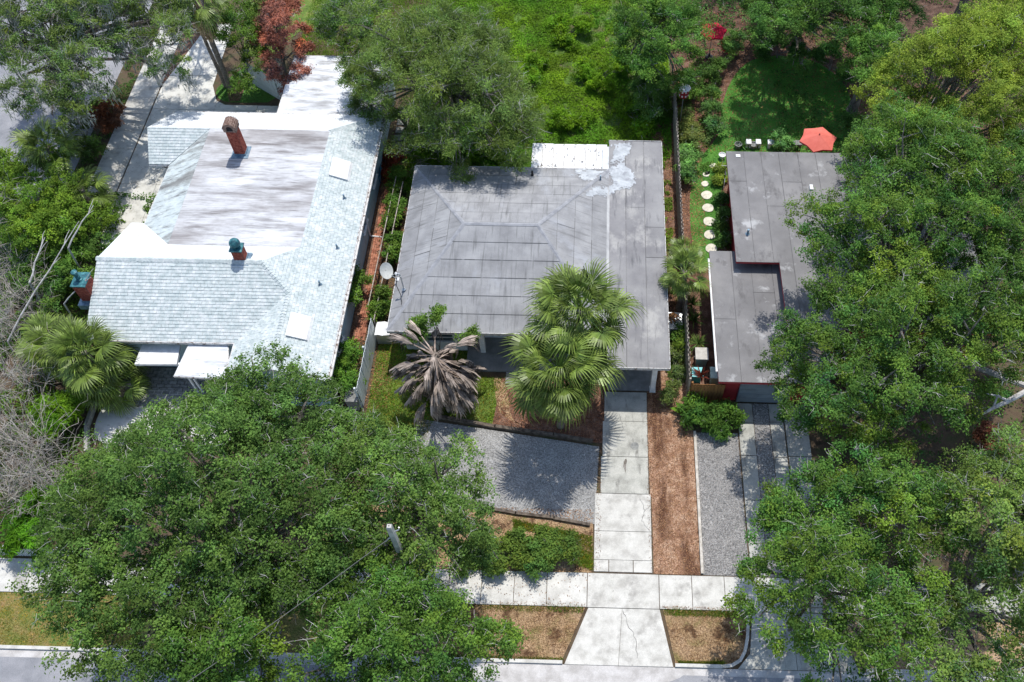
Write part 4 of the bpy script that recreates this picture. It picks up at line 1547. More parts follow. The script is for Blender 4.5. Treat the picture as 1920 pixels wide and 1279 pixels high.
# flat annex behind
an = MB()
an.prism([(-18.3, 39.52), (-12.75, 39.52), (-12.75, 45.2), (-18.3, 45.2)], 0, 2.5)
part(an, 'annex_wall', MT['palegreen'], wh)
an = MB()
an.bb(-18.7, -12.45, 39.96, 45.5, 2.55, 2.72)
ar = part(an, 'annex_roof', MT['trim'], wh)
mb = MB()
mb.bb(-18.64, -12.5, 39.98, 45.44, 2.722, 2.745)
mb.obj('roof_sheet', MT['whiteroof'], ar)
# front porch roof, low bay
mb = MB()
PR = [(-19.47, 23.91), (-17.57, 23.96), (-17.01, 21.84), (-19.71, 21.95)]
mb.prism(PR, 2.68, 2.8)
pr = part(mb, 'porch_roof', MT['trim'], wh)
mb = MB()
cx = sum(p[0] for p in PR) / 4
cy = sum(p[1] for p in PR) / 4
mb.prism([(cx + (p[0] - cx) * .97, cy + (p[1] - cy) * .97) for p in PR], 2.802, 2.82)
mb.obj('roof_sheet', MT['whiteroof'], pr)
for q in ((-19.70, 22.76), (-19.46, 22.76), (-18.22, 22.58)):
    mb = MB()
    mb.bb(q[0] - .05, q[0] + .05, q[1] - .05, q[1] + .05, .05, 2.68)
    part(mb, 'porch_post', MT['white'], wh)
BAY = [(-21.96, 23.95), (-20.07, 24.00), (-19.94, 22.86), (-21.98, 22.80)]
mb = MB()
mb.prism(BAY, 2.3, 2.45)
part(mb, 'bay_roof', MT['white'], wh)
mb = MB()
mb.tube([(-12.5, 33.2, .08), (-11.75, 33.15, .05)], .05, 8)
mb.tube([(-12.55, 33.2, 2.85), (-12.55, 33.2, .1)], .045, 8)
part(mb, 'downspout', MT['white'], wh)

# ------------------------------------------------------------ right house
rh = thing('flat_roof_house', 'flat grey roofed house with red walls and a grey blue garage door under the oaks', 'house', (11, 30, 0))
mb = MB()
mb.prism([(7.95, 30.1), (10.3, 30.1), (10.3, 25.8), (19.5, 25.8), (19.5, 37.1), (7.95, 37.1)], 0, 2.85)
mb.prism([(6.75, 23.0), (11.0, 23.0), (11.0, 25.78), (10.28, 25.78), (10.28, 30.08), (6.75, 30.08)], 0, 2.2)
part(mb, 'wall', MT['redwall'], rh)
HI = [(7.52, 29.5), (9.74, 29.5), (9.74, 25.3), (20, 25.3), (20, 37.5), (7.52, 37.5)]
LO = [(6.27, 22.6), (11.6, 22.6), (11.6, 25.28), (9.72, 25.28), (9.72, 29.48), (7.5, 29.48), (7.5, 30.7), (6.27, 30.7)]
LO2 = [(6.27, 22.6), (11.6, 22.6), (11.6, 25.9), (10.2, 25.9), (10.2, 29.95), (7.9, 29.95), (7.9, 30.7), (6.27, 30.7)]
mb = MB()
mb.prism(HI, 2.86, 2.99)
hr = part(mb, 'upper_roof', MT['redtrim'], rh)
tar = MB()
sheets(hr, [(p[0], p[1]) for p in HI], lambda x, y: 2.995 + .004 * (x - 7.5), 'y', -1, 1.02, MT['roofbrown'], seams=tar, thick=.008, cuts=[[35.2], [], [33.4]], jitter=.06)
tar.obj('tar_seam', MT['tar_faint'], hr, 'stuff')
mb = MB()
mb.prism(LO2, 2.21, 2.38)
lr = part(mb, 'lower_roof', MT['redtrim'], rh)
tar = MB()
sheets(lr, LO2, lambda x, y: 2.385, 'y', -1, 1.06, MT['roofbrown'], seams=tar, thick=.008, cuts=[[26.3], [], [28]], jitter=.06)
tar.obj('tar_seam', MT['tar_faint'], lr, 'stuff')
mb = MB()
mb.bb(6.17, 6.26, 23.2, 30.2, 2.27, 2.36)
part(mb, 'gutter', MT['white'], rh)
mb = MB()
mb.bb(7.45, 10.0, 22.9, 22.985, .03, 2.05)
gd = part(mb, 'garage_door', MT['door'], rh)
for k in range(5):
    mb = MB()
    mb.bb(7.47, 9.98, 22.875, 22.898, .05 + k * .4, .05 + k * .4 + .385)
    mb.obj('door_panel', MT['door'], gd)
mb = MB()
mb.bb(11.9, 12.08, 34.6, 34.95, 3.0, 3.12)
mb.bb(8.05, 8.3, 37.05, 37.25, 3.01, 3.035)
part(mb, 'roof_box', MT['white'], rh)
mb = MB()
mb.lathe([(.14, 0), (.06, .05), (.06, .35)], (8.25, 31.4, 3.0), 8)
part(mb, 'vent_pipe', MT['lead'], rh)
for y in (25, 28):
    window(rh, (6.75, y, 1.4), 'x-', 1.0, 1.0)
window(rh, (9.0, 37.1, 1.5), 'y+', 1.6, 1.2)


# ------------------------------------------------------------ fences
def board_fence(name, label, a, b, h, bw, m, group=None, thick=.022, gap=.006, stagger=False, rail_m=None, zigzag=False, posts=2.4, top='flat'):
    a, b = Vector((a[0], a[1], 0)), Vector((b[0], b[1], 0))
    d = (b - a)
    L = d.length
    d /= L
    ang = math.atan2(d.y, d.x)
    s = Vector((-d.y, d.x, 0))
    t = thing(name, label, 'fence', a, group)
    bm = MB()
    hw = bw / 2 - gap
    if top == 'picket':
        bm.add([(-hw, -thick / 2, .04), (hw, -thick / 2, .04), (hw, -thick / 2, h - .07), (0, -thick / 2, h), (-hw, -thick / 2, h - .07),
                (-hw, thick / 2, .04), (hw, thick / 2, .04), (hw, thick / 2, h - .07), (0, thick / 2, h), (-hw, thick / 2, h - .07)],
               [(0, 1, 2, 3, 4), (9, 8, 7, 6, 5), (0, 5, 6, 1), (1, 6, 7, 2), (2, 7, 8, 3), (3, 8, 9, 4), (4, 9, 5, 0)])
    else:
        bm.bb(-hw, hw, -thick / 2, thick / 2, .04, h)
    me = bm.mesh('board')
    me.materials.append(m)
    n = int(L / bw)
    for i in range(n):
        o = bpy.data.objects.new('board', me)
        col.objects.link(o)
        o.parent = t
        off = (.035 if i % 2 else -.035) if zigzag else 0.0
        p = d * (i + .5) * bw + s * off
        o.location = (p.x, p.y, R.uniform(-.02, .02) if stagger else 0)
        o.rotation_euler = (R.uniform(-.008, .008), R.uniform(-.006, .006), ang)
    rl = MB()
    for z in (.35, h - .3):
        c = d * L / 2 + s * (0 if zigzag else (thick / 2 + .021))
        rl.box((c.x, c.y, z), (L, .035, .085), ang)
    rl.obj('rail', rail_m or m, t)
    k = 0.0
    while k <= L + .01:
        pm = MB()
        c = d * min(k, L) + s * (0.0 if zigzag else thick / 2 + .085)
        pm.box((c.x, c.y, (h + .04) / 2), (.09, .09, h + .04), ang)
        pm.obj('post', rail_m or m, t)
        k += posts
    return t


def rail_fence(name, label, a, b, h, m, mesh_m, group=None, wires=9):
    """low wire fence: posts, top rail and vertical wires"""
    a, b = Vector((a[0], a[1], 0)), Vector((b[0], b[1], 0))
    d = b - a
    L = d.length
    d /= L
    t = thing(name, label, 'fence', a, group)
    mb = MB()
    mb.tube([Vector((0, 0, h)), d * L + Vector((0, 0, h))], .028, 6)
    mb.obj('rail', m, t)
    k = 0.0
    while k <= L + .01:
        mb = MB()
        p = d * min(k, L)
        mb.tube([p, p + Vector((0, 0, h + .05))], .032, 6)
        mb.obj('post', m, t)
        k += 2.1
    mb = MB()
    x = 0
    while x < L:
        p = d * x
        mb.tube([p + Vector((0, 0, .03)), p + d * .25 + Vector((0, 0, h))], .005, 3, False)
        mb.tube([p + d * .25 + Vector((0, 0, .03)), p + Vector((0, 0, h))], .005, 3, False)
        x += .06
    mb.obj('mesh', mesh_m, t)
    return t


board_fence('wood_fence', 'long weathered board fence between the grey roof house and the stepping stone garden', (5.0, 23.1), (5.0, 44.5), 1.8, .145, MT['greywood'], stagger=True, zigzag=True, rail_m=MT['greywood'])
board_fence('brown_fence', 'short brown board fence and gate beside the red garage wall', (5.1, 22.82), (6.72, 22.82), 1.75, .16, MT['brownfence'])
board_fence('vinyl_fence', 'white vinyl plank fence beside the front lawn of the grey roof house', (-11.20, 22.11), (-11.13, 26.35), 1.8, .15, MT['vinyl'], group=None)
board_fence('vinyl_fence', 'white vinyl fence near the red leaved tree by the flat white annex', (-22.18, 45.91), (-19.98, 44.35), 1.8, .16, MT['vinyl'])
board_fence('vinyl_fence', 'short white vinyl fence panel joining the flat white annex', (-19.94, 44.35), (-19.10, 44.32), 1.8, .16, MT['vinyl'])
board_fence('picket_fence', 'low white picket fence along the sidewalk by the bare thicket', (-33, 13.98), (-22.5, 13.98), .95, .12, MT['vinyl'], gap=.028, top='picket')
rail_fence('wire_fence', 'old wire fence with pale top rail beside the brick path', (-11.62, 27.6), (-11.42, 37.4), 1.1, MT['greywood'], MT['black'])
rail_fence('wire_fence', 'second wire fence on the vine side next to the grey roof house', (-11.15, 26.6), (-10.95, 36.4), 1.2, MT['greywood'], MT['black'])

# ------------------------------------------------------------ small things
t = thing('timber_edging', 'dark timber edging between palm bed and gravel parking pad', 'edging', (-7.6, 21.6, 0))
for a, b in (((-7.7, 21.66), (-4.5, 21.1)), ((-4.55, 21.12), (-1.6, 20.72)), ((-1.65, 20.74), (.3, 20.42))):
    mb = MB()
    a, b = Vector((*a, 0)), Vector((*b, 0))
    d = b - a
    mb.box(((a.x + b.x) / 2, (a.y + b.y) / 2, .1), (d.length, .17, .2), math.atan2(d.y, d.x))
    part(mb, 'timber', MT['darkwood'], t)
t = thing('timber_edging', 'dark timber edging along the street side of the gravel parking pad', 'edging', (-3.2, 16.6, 0))
for a, b in (((-5.4, 16.95), (-3.2, 16.6)), ((-3.25, 16.6), (-1.4, 16.42)), ((-1.45, 16.4), (.25, 16.12))):
    mb = MB()
    a, b = Vector((*a, 0)), Vector((*b, 0))
    d = b - a
    mb.box(((a.x + b.x) / 2, (a.y + b.y) / 2, .08), (d.length, .14, .16), math.atan2(d.y, d.x))
    part(mb, 'timber', MT['darkwood'], t)
t = thing('timber_edging', 'pale straight timber edging between mulch strip and grey gravel drive', 'edging', (5.3, 17, 0))
for y in (13.95, 17.55):
    mb = MB()
    mb.bb(5.24, 5.36, y, y + 3.58, 0, .13)
    part(mb, 'timber', MT['timber'], t)

stones = [.23, .21, .22, .33, .33, .35, .35, .33]
wheres = ['smallest round stepping stone, farthest from the street and nearest the umbrella', 'small round stepping stone with a dark object lying on it', 'small round stepping stone just before the row of large ones',
          'first large round stepping stone after the three small ones', 'second large round stepping stone after the three small ones', 'middle large round stepping stone of the row on the grass',
          'last but one round stepping stone towards the lower grey roof', 'round stepping stone partly tucked beside the lower grey roof corner']
SP = [(7.28, 39.31), (6.82, 38.58), (6.70, 37.80), (6.76, 36.90), (6.78, 35.89), (6.79, 34.84), (6.79, 33.85), (6.79, 32.83)]
for r, w, p in zip(stones, wheres, SP):
    mb = MB()
    mb.lathe([(r * .98, 0), (r, .02), (r, .05), (r * .96, .062)], (0, 0, 0), 20)
    ph_ = R.uniform(0, 6)
    mb.v = [(v[0] * (1 + .045 * math.sin(3 * math.atan2(v[1], v[0]) + ph_)), v[1] * (1 + .05 * math.sin(2 * math.atan2(v[1], v[0]) + ph_ * 2)), v[2] + .012 * v[0] / r) for v in mb.v]
    o = mb.obj('stepping_stone', MT['stone'])
    o.location = (p[0], p[1], .012)
    tag(o, w, 'stepping stone', 'round stepping stones on the garden path')
mb = MB()
mb.lathe([(.1, 0), (.11, .06), (.05, .1)], (0, 0, 0), 9)
mb.lathe([(.07, 0), (.05, .12), (.02, .2)], (.12, .02, 0), 7)
o = mb.obj('garden_ornament', MT['black'])
o.location = (SP[1][0] + .03, SP[1][1] + .05, .075)
tag(o, 'small dark ornament lying on a white stepping stone', 'ornament')
bp_ = structure('block_path', MB().bb(-12.35, -11.75, 39.3, 43.6, -.05, .012), MT['darkwood'])
for k in range(6):
    slab(bp_, rect(-12.33, -11.78, 39.5 + k * .7, 40.05 + k * .7), 0, .07, MT['block'], 'block', .02)


def umbrella(name, label, p, h, r, n, m, tilt=(0, 0), drop=.34):
    t = thing(name, label, 'umbrella', (p[0], p[1], 0))
    mb = MB()
    mb.tube([(0, 0, 0), (0, 0, h)], .025, 8)
    mb.obj('pole', MT['greywood'], t)
    mb = MB()
    mb.lathe([(.28, 0), (.27, .06), (.06, .09), (.05, .3)], (0, 0, .012), 14)
    mb.obj('base', MT['black'], t)
    mb = MB()
    top = (0, 0, h + .05)
    rim, mid = [], []
    for k in range(n):
        a = 2 * PI * (k + .15) / n
        rim.append((r * math.cos(a), r * math.sin(a), h - drop))
        a2 = a + PI / n
        rr = r * math.cos(PI / n) * .93
        mid.append((rr * math.cos(a2), rr * math.sin(a2), h - drop * .9))
    vs = [top] + rim + mid
    fs = []
    for k in range(n):
        fs += [(0, 1 + k, 1 + n + k), (0, 1 + n + k, 1 + (k + 1) % n)]
    b = len(vs)
    low = [(v[0], v[1], v[2] - .1) for v in rim + mid]
    vs += low
    for k in range(n):
        i0, i1, i2 = 1 + k, 1 + n + k, 1 + (k + 1) % n
        fs += [(i0, b + k, b + n + k, i1), (i1, b + n + k, b + (k + 1) % n, i2)]
    mb.add(vs, fs)
    c = mb.obj('canopy', m, t)
    rb = MB()
    for v in rim:
        rb.tube([(0, 0, h + .02), (v[0] * .98, v[1] * .98, v[2] - .015)], .012, 4)
    rb.obj('rib', MT['greywood'], t)
    fin = MB()
    fin.lathe([(.03, 0), (.045, .04), (.02, .1)], (0, 0, h + .04), 8)
    fin.obj('finial', m, t)
    for o in t.children:
        o.rotation_euler = (tilt[0], tilt[1], 0)
    return t


umbrella('patio_umbrella', 'faded coral patio umbrella behind the flat grey roof house', (13.15, 39.50), 2.5, 1.12, 6, MT['coral'], (.0, .0))
umbrella('patio_umbrella', 'bright red umbrella half hidden in shade at the back of the garden', (7.59, 49.41), 2.4, .95, 6, MT['redcanvas'])

# bird house on its pole
p = (5.43, 43.06)
t = thing('bird_house', 'red and white eight sided bird house on a thin pole over the board fence', 'bird house', (p[0], p[1], 0))
mb = MB()
mb.tube([(0, 0, 0), (0, 0, 2.15)], .025, 6)
mb.obj('pole', MT['metal'], t)
mb = MB()
for z0 in (2.15, 2.45):
    mb.lathe([(.29, 0), (.29, .26), (.33, .265), (.33, .3)], (0, 0, z0), 8)
mb.obj('body', MT['redwall'], t)
mb = MB()
for k in range(8):
    a = 2 * PI * (k + .5) / 8
    for z0 in (2.3, 2.6):
        mb.box((.275 * math.cos(a), .275 * math.sin(a), z0), (.03, .09, .12), a)
mb.obj('entrance', MT['white'], t)
mb = MB()
mb.lathe([(.4, 0), (.39, .03), (.2, .15), (.05, .2), (.05, .27)], (0, 0, 2.752), 8)
mb.obj('roof', MT['white'], t)

# satellite dish on the eave of the grey roof house
p = (-10.44, 28.31, 3.15)
t = thing('satellite_dish', 'oval cream satellite dish mounted at the left eave of the grey roof house', 'satellite dish', p)
nrm = Vector((.78, -.36, .5)).normalized()
q = nrm.to_track_quat('Z', 'Y').to_matrix().to_4x4()
mb = MB()
prof = []
vs, fs = [], []
n = 24
for i, rr in enumerate((0.02, .15, .28, .4, .41, .4, .2, .02)):
    zz = rr * rr * .45 + (0 if i < 4 else -.02 if i > 4 else -.005)
    for k in range(n):
        a = 2 * PI * k / n
        vs.append(q @ Vector((rr * 1.0 * math.cos(a), rr * 1.08 * math.sin(a), zz)))
for i in range(7):
    for k in range(n):
        l = (k + 1) % n
        fs.append((i * n + k, i * n + l, (i + 1) * n + l, (i + 1) * n + k))
mb.add(vs, fs)
mb.obj('dish', MT['dish'], t)
mb = MB()
mb.tube([q @ Vector((.05, -.42, -.02)), q @ Vector((.1, -.3, .42))], .018, 6)
mb.obj('arm', MT['metal'], t)
mb = MB()
mb.tube([q @ Vector((.1, -.3, .4)), q @ Vector((.1, -.24, .52))], .045, 8)
mb.obj('receiver', MT['white'], t)
mb = MB()
e = Vector((-9.9, p[1] - .1, 2.6)) - Vector(p)
mb.tube([q @ Vector((0, 0, -.03)), q @ Vector((0, 0, -.16)), e], .024, 6)
mb.box(e, (.16, .2, .03))
mb.obj('bracket', MT['metal'], t)
# service mast on the roof with its cable
p = (-9.42, 27.36, 2.95)
t = thing('service_mast', 'thin service mast with hooked white head standing on the grey roof near the dish', 'mast', p)
mb = MB()
mb.tube([(0, 0, -.15), (0, 0, 1.0)], .035, 8)
mb.tube([(0, 0, .95), (-.05, .05, 1.1), (-.16, .08, 1.12), (-.2, .08, 1.02)], .04, 8)
mb.lathe([(.12, 0), (.05, .06), (.045, .12)], (0, 0, -.05), 10)
mb.obj('pipe', MT['metal'], t)
mb = MB()
mb.lathe([(.05, 0), (.08, .05), (.05, .11)], (-.2, .08, .98), 8)
mb.obj('weather_head', MT['white'], t)
mb = MB()
pts = [(-.2, .08, 1.0), (-.26, -.2, .5), (-.1, -.4, .0)]
pts += [(-.02, -.4 - .35 * k, -.02 - .105 * k) for k in range(1, 5)]
mb.tube(pts, .018, 5)
mb.obj('cable', MT['black'], t)
# white metal cabinet by the vinyl fence
p = (-10.67, 26.28)
t = thing('metal_cabinet', 'dented white metal cabinet between vinyl fence and grey roof corner', 'cabinet', (p[0], p[1], 0))
mb = MB()
mb.bb(-.36, .36, -.4, .4, .05, .86)
mb.obj('body', MT['metal'], t)
mb = MB()
vs = []
for i in range(5):
    for j in range(5):
        vs.append((-.39 + .195 * i, -.44 + .22 * j, .9 + .045 * math.sin(i * 2.1 + j) + .03 * math.cos(j * 2.6)))
fs = [(i * 5 + j, (i + 1) * 5 + j, (i + 1) * 5 + j + 1, i * 5 + j + 1) for i in range(4) for j in range(4)]
mb.add(vs, fs)
o = mb.obj('lid', MT['white'], t)
sm = o.modifiers.new('s', 'SOLIDIFY')
sm.thickness = .03
# storage box under the right eave with wood scraps
p = (4.42, 27.23)
t = thing('storage_box', 'grey lidded storage box between carport roof and board fence', 'storage box', (p[0], p[1], 0))
mb = MB()
mb.bb(-.42, .42, -.45, .5, .02, .72)
mb.obj('body', MT['block'], t)
mb = MB()
mb.prism(rect(-.46, .46, -.49, .54), lambda x, y: .722, lambda x, y: .79 + .05 * y)
mb.obj('lid', MT['metal'], t)
mb = MB()
for k in range(4):
    mb.box((p[0] - .2 + .12 * k, p[1] + .1 + .05 * k, .86 + .03 * k), (.09, .6, .025), .3 + .2 * k)
o = mb.obj('wood_scraps', MT['brownfence'])
tag(o, 'few orange brown wood scraps lying on the grey storage box', 'wood scraps')


def bin_(label, p, w, d, h, m, lid_m, group=None):
    t = thing('wheelie_bin', label, 'bin', (p[0], p[1], 0), group)
    mb = MB()
    a, b = .8, 1.0
    vs = [(-w * a / 2, -d * a / 2, .05), (w * a / 2, -d * a / 2, .05), (w * a / 2, d * a / 2, .05), (-w * a / 2, d * a / 2, .05), (-w / 2, -d / 2, h), (w / 2, -d / 2, h), (w / 2, d / 2, h), (-w / 2, d / 2, h)]
    mb.add(vs, [(0, 3, 2, 1), (4, 5, 6, 7), (0, 1, 5, 4), (1, 2, 6, 5), (2, 3, 7, 6), (3, 0, 4, 7)])
    mb.obj('body', m, t)
    mb = MB()
    mb.prism(rect(-w / 2 - .03, w / 2 + .03, -d / 2 - .04, d / 2 + .03), lambda x, y: h + .003, lambda x, y: h + .05 + .06 * math.cos(2 * y / d) + 0 * x)
    mb.obj('lid', lid_m, t)
    mb = MB()
    mb.tube([(-w / 2 + .04, d / 2 + .07, h - .06), (w / 2 - .04, d / 2 + .07, h - .06)], .018, 6)
    mb.obj('handle', lid_m, t)
    for s in (-1, 1):
        mb = MB()
        mb.tube([(s * (w / 2 - .06), d / 2 - .02, .1), (s * (w / 2), d / 2 - .02, .1)], .1, 10)
        mb.obj('wheel', MT['black'], t)
    return t


bin_('pale mint bin standing next to the lower grey roof corner', (6.41, 23.94), .55, .6, 1.0, MT['mint'], MT['mint'])
bin_('teal bin between the brown fence and the pale mint bin', (5.51, 24.14), .5, .5, .7, MT['teal'], MT['teal'])
bin_('light grey bin behind the teal bin in the narrow side yard', (5.76, 25.13), .6, .65, .9, MT['metal'], MT['pole'])
bin_('dark grey bin behind the white vinyl fence near the blue wall', (-11.59, 22.17), .6, .7, 1.0, MT['block'], MT['block'])

# bicycle leaning by the right house
p = (7.84, 38.09)
t = thing('bicycle', 'bicycle with dark frame leaning beside the flat grey roof wall', 'bicycle', (p[0], p[1], 0), rz=1.45)


def torus(mb, c, r, r2, n=18):
    pts = [Vector((c[0] + r * math.cos(2 * PI * k / n), c[1], c[2] + r * math.sin(2 * PI * k / n))) for k in range(n + 1)]
    mb.tube(pts, r2, 5, False)


for x in (-.5, .5):
    mb = MB()
    torus(mb, (x, 0, .34), .33, .022)
    w = mb.obj('wheel', MT['metal'], t)
    mb = MB()
    for k in range(8):
        a = PI * k / 8
        mb.tube([(x - .31 * math.cos(a), 0, .34 - .31 * math.sin(a)), (x + .31 * math.cos(a), 0, .34 + .31 * math.sin(a))], .004, 3, False)
    mb.obj('spokes', MT['white'], w)
mb = MB()
for a, b in (((-.5, 0, .34), (-.05, 0, .32)), ((-.5, 0, .34), (-.2, 0, .78)), ((-.05, 0, .32), (-.22, 0, .85)), ((-.2, 0, .74), (.33, 0, .8)), ((-.05, 0, .32), (.35, 0, .76)), ((.5, 0, .34), (.31, 0, .95))):
    mb.tube([a, b], .018, 6)
mb.obj('frame', MT['black'], t)
mb = MB()
mb.tube([(.27, -.28, .98), (.31, -.1, .97), (.31, .1, .97), (.27, .28, .98)], .014, 6)
mb.obj('handlebar', MT['metal'], t)
mb = MB()
mb.prism([(-.36, -.07), (-.36, .07), (-.1, .025), (-.1, -.025)], .85, .9)
mb.obj('saddle', MT['black'], t)


def chair(label, p, rz, m, group):
    t = thing('garden_chair', label, 'chair', (p[0], p[1], 0), group, rz)
    mb = MB()
    for k in range(5):
        mb.bb(-.27, .27, -.25 + k * .105, -.25 + k * .105 + .09, .38, .4)
    mb.obj('seat', m, t)
    mb = MB()
    for k in range(5):
        x = -.26 + k * .105
        mb.add([(x, .27, .4), (x + .09, .27, .4), (x + .09, .5, 1.0), (x, .5, 1.0), (x, .3, .39), (x + .09, .3, .39), (x + .09, .53, .99), (x, .53, .99)],
               [(0, 1, 2, 3), (7, 6, 5, 4), (0, 4, 5, 1), (1, 5, 6, 2), (2, 6, 7, 3), (3, 7, 4, 0)])
    mb.obj('backrest', m, t)
    for s in (-1, 1):
        mb = MB()
        mb.bb(s * .33 - .05, s * .33 + .05, -.3, .35, .58, .605)
        mb.obj('armrest', m, t)
        for y in (-.25, .28):
            mb = MB()
            mb.bb(s * .3 - .025, s * .3 + .025, y - .04, y + .04, 0, .58)
            mb.obj('leg', m, t)
    return t


chair('blue garden chair at the back end of the brick path', (-12.93, 38.10), 2.4, MT['bluechair'], None)
chair('blue garden chair nearer the wall on the brick path', (-12.98, 37.62), -1.4, MT['bluechair'], None)
p = (7.84, 40.00)
mb = MB()
mb.lathe([(.14, 0), (.2, .25), (.22, .3), (.18, .3), (.17, .24), (.02, .22)], (0, 0, 0), 12)
o = mb.obj('planter', MT['white'])
o.location = (p[0], p[1], .016)
tag(o, 'small white pot at the corner of the flat grey roof', 'pot')
for i, (q, l) in enumerate((((8.88, 40.94), 'dark round pot by the edge of the shaded lawn'), ((9.80, 40.96), 'dark round pot between white pavers behind the flat roof'))):
    mb = MB()
    mb.lathe([(.16, 0), (.22, .25), (.24, .3), (.2, .3), (.19, .24), (.02, .22)], (0, 0, 0), 12)
    o = mb.obj('planter', MT['block'])
    o.location = (q[0], q[1], .016)
    tag(o, l, 'pot')
for i, (q, w, l) in enumerate((((9.51, 41.05), .3, 'narrow white bench block beside the dark pots behind the flat roof'), ((10.10, 41.06), .3, 'white block between two plants behind the flat roof'), ((11.04, 41.04), .75, 'long white bench slab behind the flat roof house'), ((12.48, 41.03), .5, 'grey bench slab next to the coral umbrella'))):
    mb = MB()
    mb.bb(-w / 2, w / 2, -.2, .2, .32, .42)
    for s in (-1, 1):
        mb.bb(s * w * .35 - .06, s * w * .35 + .06, -.16, .16, 0, .318)
    o = mb.obj('bench', MT['white'] if i < 3 else MT['block'])
    o.location = (q[0], q[1], .016)
    tag(o, l, 'bench')

# utility pole and its cable
p = (-6.83, 11.98, 9.6)
t = thing('utility_pole', 'square concrete utility pole rising through the street oaks', 'utility pole', (p[0], p[1], 0))
mb = MB()
a, b = .15, .09
mb.add([(-a, -a, -.1), (a, -a, -.1), (a, a, -.1), (-a, a, -.1), (-b, -b, 9.55), (b, -b, 9.55), (b, b, 9.55), (-b, b, 9.55), (-b + .02, -b + .02, 9.6), (b - .02, -b + .02, 9.6), (b - .02, b - .02, 9.6), (-b + .02, b - .02, 9.6)],
       [(0, 1, 5, 4), (1, 2, 6, 5), (2, 3, 7, 6), (3, 0, 4, 7), (4, 5, 9, 8), (5, 6, 10, 9), (6, 7, 11, 10), (7, 4, 8, 11), (8, 9, 10, 11)])
mb.obj('shaft', MT['pole'], t)
mb = MB()
mb.lathe([(.025, 0), (.02, .012)], (0, 0, 9.6), 8)
mb.obj('hole', MT['black'], t)
mb = MB()
mb.tube([(.1, 0, 9.1), (.28, .05, 9.15), (.3, .05, 9.35)], .02, 5)
mb.tube([(-.1, -.1, 8.75), (-.26, -.2, 8.62)], .03, 6)
mb.obj('bracket', MT['metal'], t)
e = Vector((-15.08, 4.86, 9))
s = Vector((p[0] - .15, p[1] - .15, 8.78))
mb = MB()
mb.tube([s, s.lerp(e, .01) - Vector((0, 0, .05)), *[s.lerp(e, k / 10) - Vector((0, 0, math.sin(PI * k / 10) * .3)) for k in range(1, 11)], s.lerp(e, 2.0) + Vector((0, 0, .2)), s.lerp(e, 4.0) + Vector((0, 0, 2))], .013, 5)
o = mb.obj('cable', MT['cable'])
tag(o, 'grey overhead cable running from the pole down over the oak crowns', 'cable')
# lamp globe / mailbox at the far left edge
p = (-36.55, 44.84)
t = thing('street_lamp', 'white globe street lamp at the far corner by the mossy oak', 'street lamp', (p[0], p[1], 0))
mb = MB()
mb.tube([(0, 0, 0), (0, 0, 3.0)], .05, 8)
mb.obj('pole', MT['black'], t)
mb = MB()
mb.lathe([(.08, 0), (.16, .05), (.2, .17), (.16, .3), (.05, .36)], (0, 0, 3.0), 12)
mb.obj('globe', MT['white'], t)
# leaning log by the side drive
a, b = Vector((-28.81, 46.32, 2.2)), Vector((-28.08, 45.55, 0.1))
mb = MB()
mb.tube(bent(a, b, .02, 4, .03), [.07, .08, .09, .1, .11], 8)
t = thing('street_sign_post', 'pale leaning post at the corner of the side driveway bed', 'post', (b.x, b.y, 0))
part(mb, 'shaft', MT['twig'], t)

# ------------------------------------------------------------ ground cover
blades('lawn_grass', LAWN, 70000, MT['oak_cool'], .06, .012, 3, (1.0, 1.6, .95))
blades('front_grass', FRONT_LAWN, 26000, MT['oak_bright'], .1, .014, 5, (1.0, .9, .8), dry=.4)
ground_leaves('front_weeds', FRONT_LAWN, 5000, MT['oak_bright'], .1, .05, (.02, .12), 1.2, .1, .9, 8, (1.25, 1.2, .8), .42)
blades('palm_lawn_grass', PALM_BED, 5000, MT['oak'], .08, .013, 6)
blades('north_grass', rect(-20, -10, 45.6, 58), 30000, MT['oak_bright'], .16, .02, 7, (1.4, 1.3, .8))
blades('verge_grass', V2, 26000, MT['leafchip'], .06, .012, 9, (1.0, .95, .8))
blades('verge_grass', V3, 9000, MT['leafchip'], .06, .012, 10, (1.0, .95, .8))
blades('verge_grass', rect(-28, -19, 10.05, 12.3), 22000, MT['oak_bright'], .06, .013, 11, (1.3, 1.05, .9), dry=.5)
for nm, a in (('verge_edge_grass', rect(-9, .05, 12.08, 12.34)), ('verge_edge_grass', rect(3.55, 7.3, 12.05, 12.33)), ('verge_edge_grass', rect(-8, -.8, 10.02, 10.13)), ('verge_edge_grass', rect(4.1, 6, 10.02, 10.12))):
    blades(nm, a, 2600, MT['oak_bright'], .1, .014, 12, (1.0, .9, .8), dry=.2)
blades('bed_edge_grass', [(-3.3, 16.3), (.35, 15.6), (.4, 14.0), (-.2, 14.2), (-.3, 15.4), (-3.3, 15.9)], 6000, MT['oak_bright'], .13, .015, 14, (1.3, 1.1, .8), dry=.2)
for k_ in range(-4, 6):
    if k_ != 1:
        blades('joint_grass', rect(-1.62 + k_ * 1.45 - .03, -1.62 + k_ * 1.45 + .03, 12.35, 13.8), 60, MT['oak_bright'], .07, .01, 50 + k_, (1.0, .9, .8), dry=.4, thresh=.9)
chips('dry_litter', FRONT_STRIP, 9000, MT['leafchip'], .07, 4)
chips('bark_chips', MULCH, 12000, MT['leafchip'], .055, 5, (.95, .85, .75))
chips('bark_chips', BED, 5000, MT['leafchip'], .07, 6, (.75, .55, .5))
chips('dry_litter', rect(3.0, 4.95, 26, 42), 5000, MT['leafchip'], .08, 7, (1.05, .9, .75))
chips('dry_litter', rect(5.1, 18, 40.5, 55), 9000, MT['leafchip'], .1, 8, (.8, .6, .5))
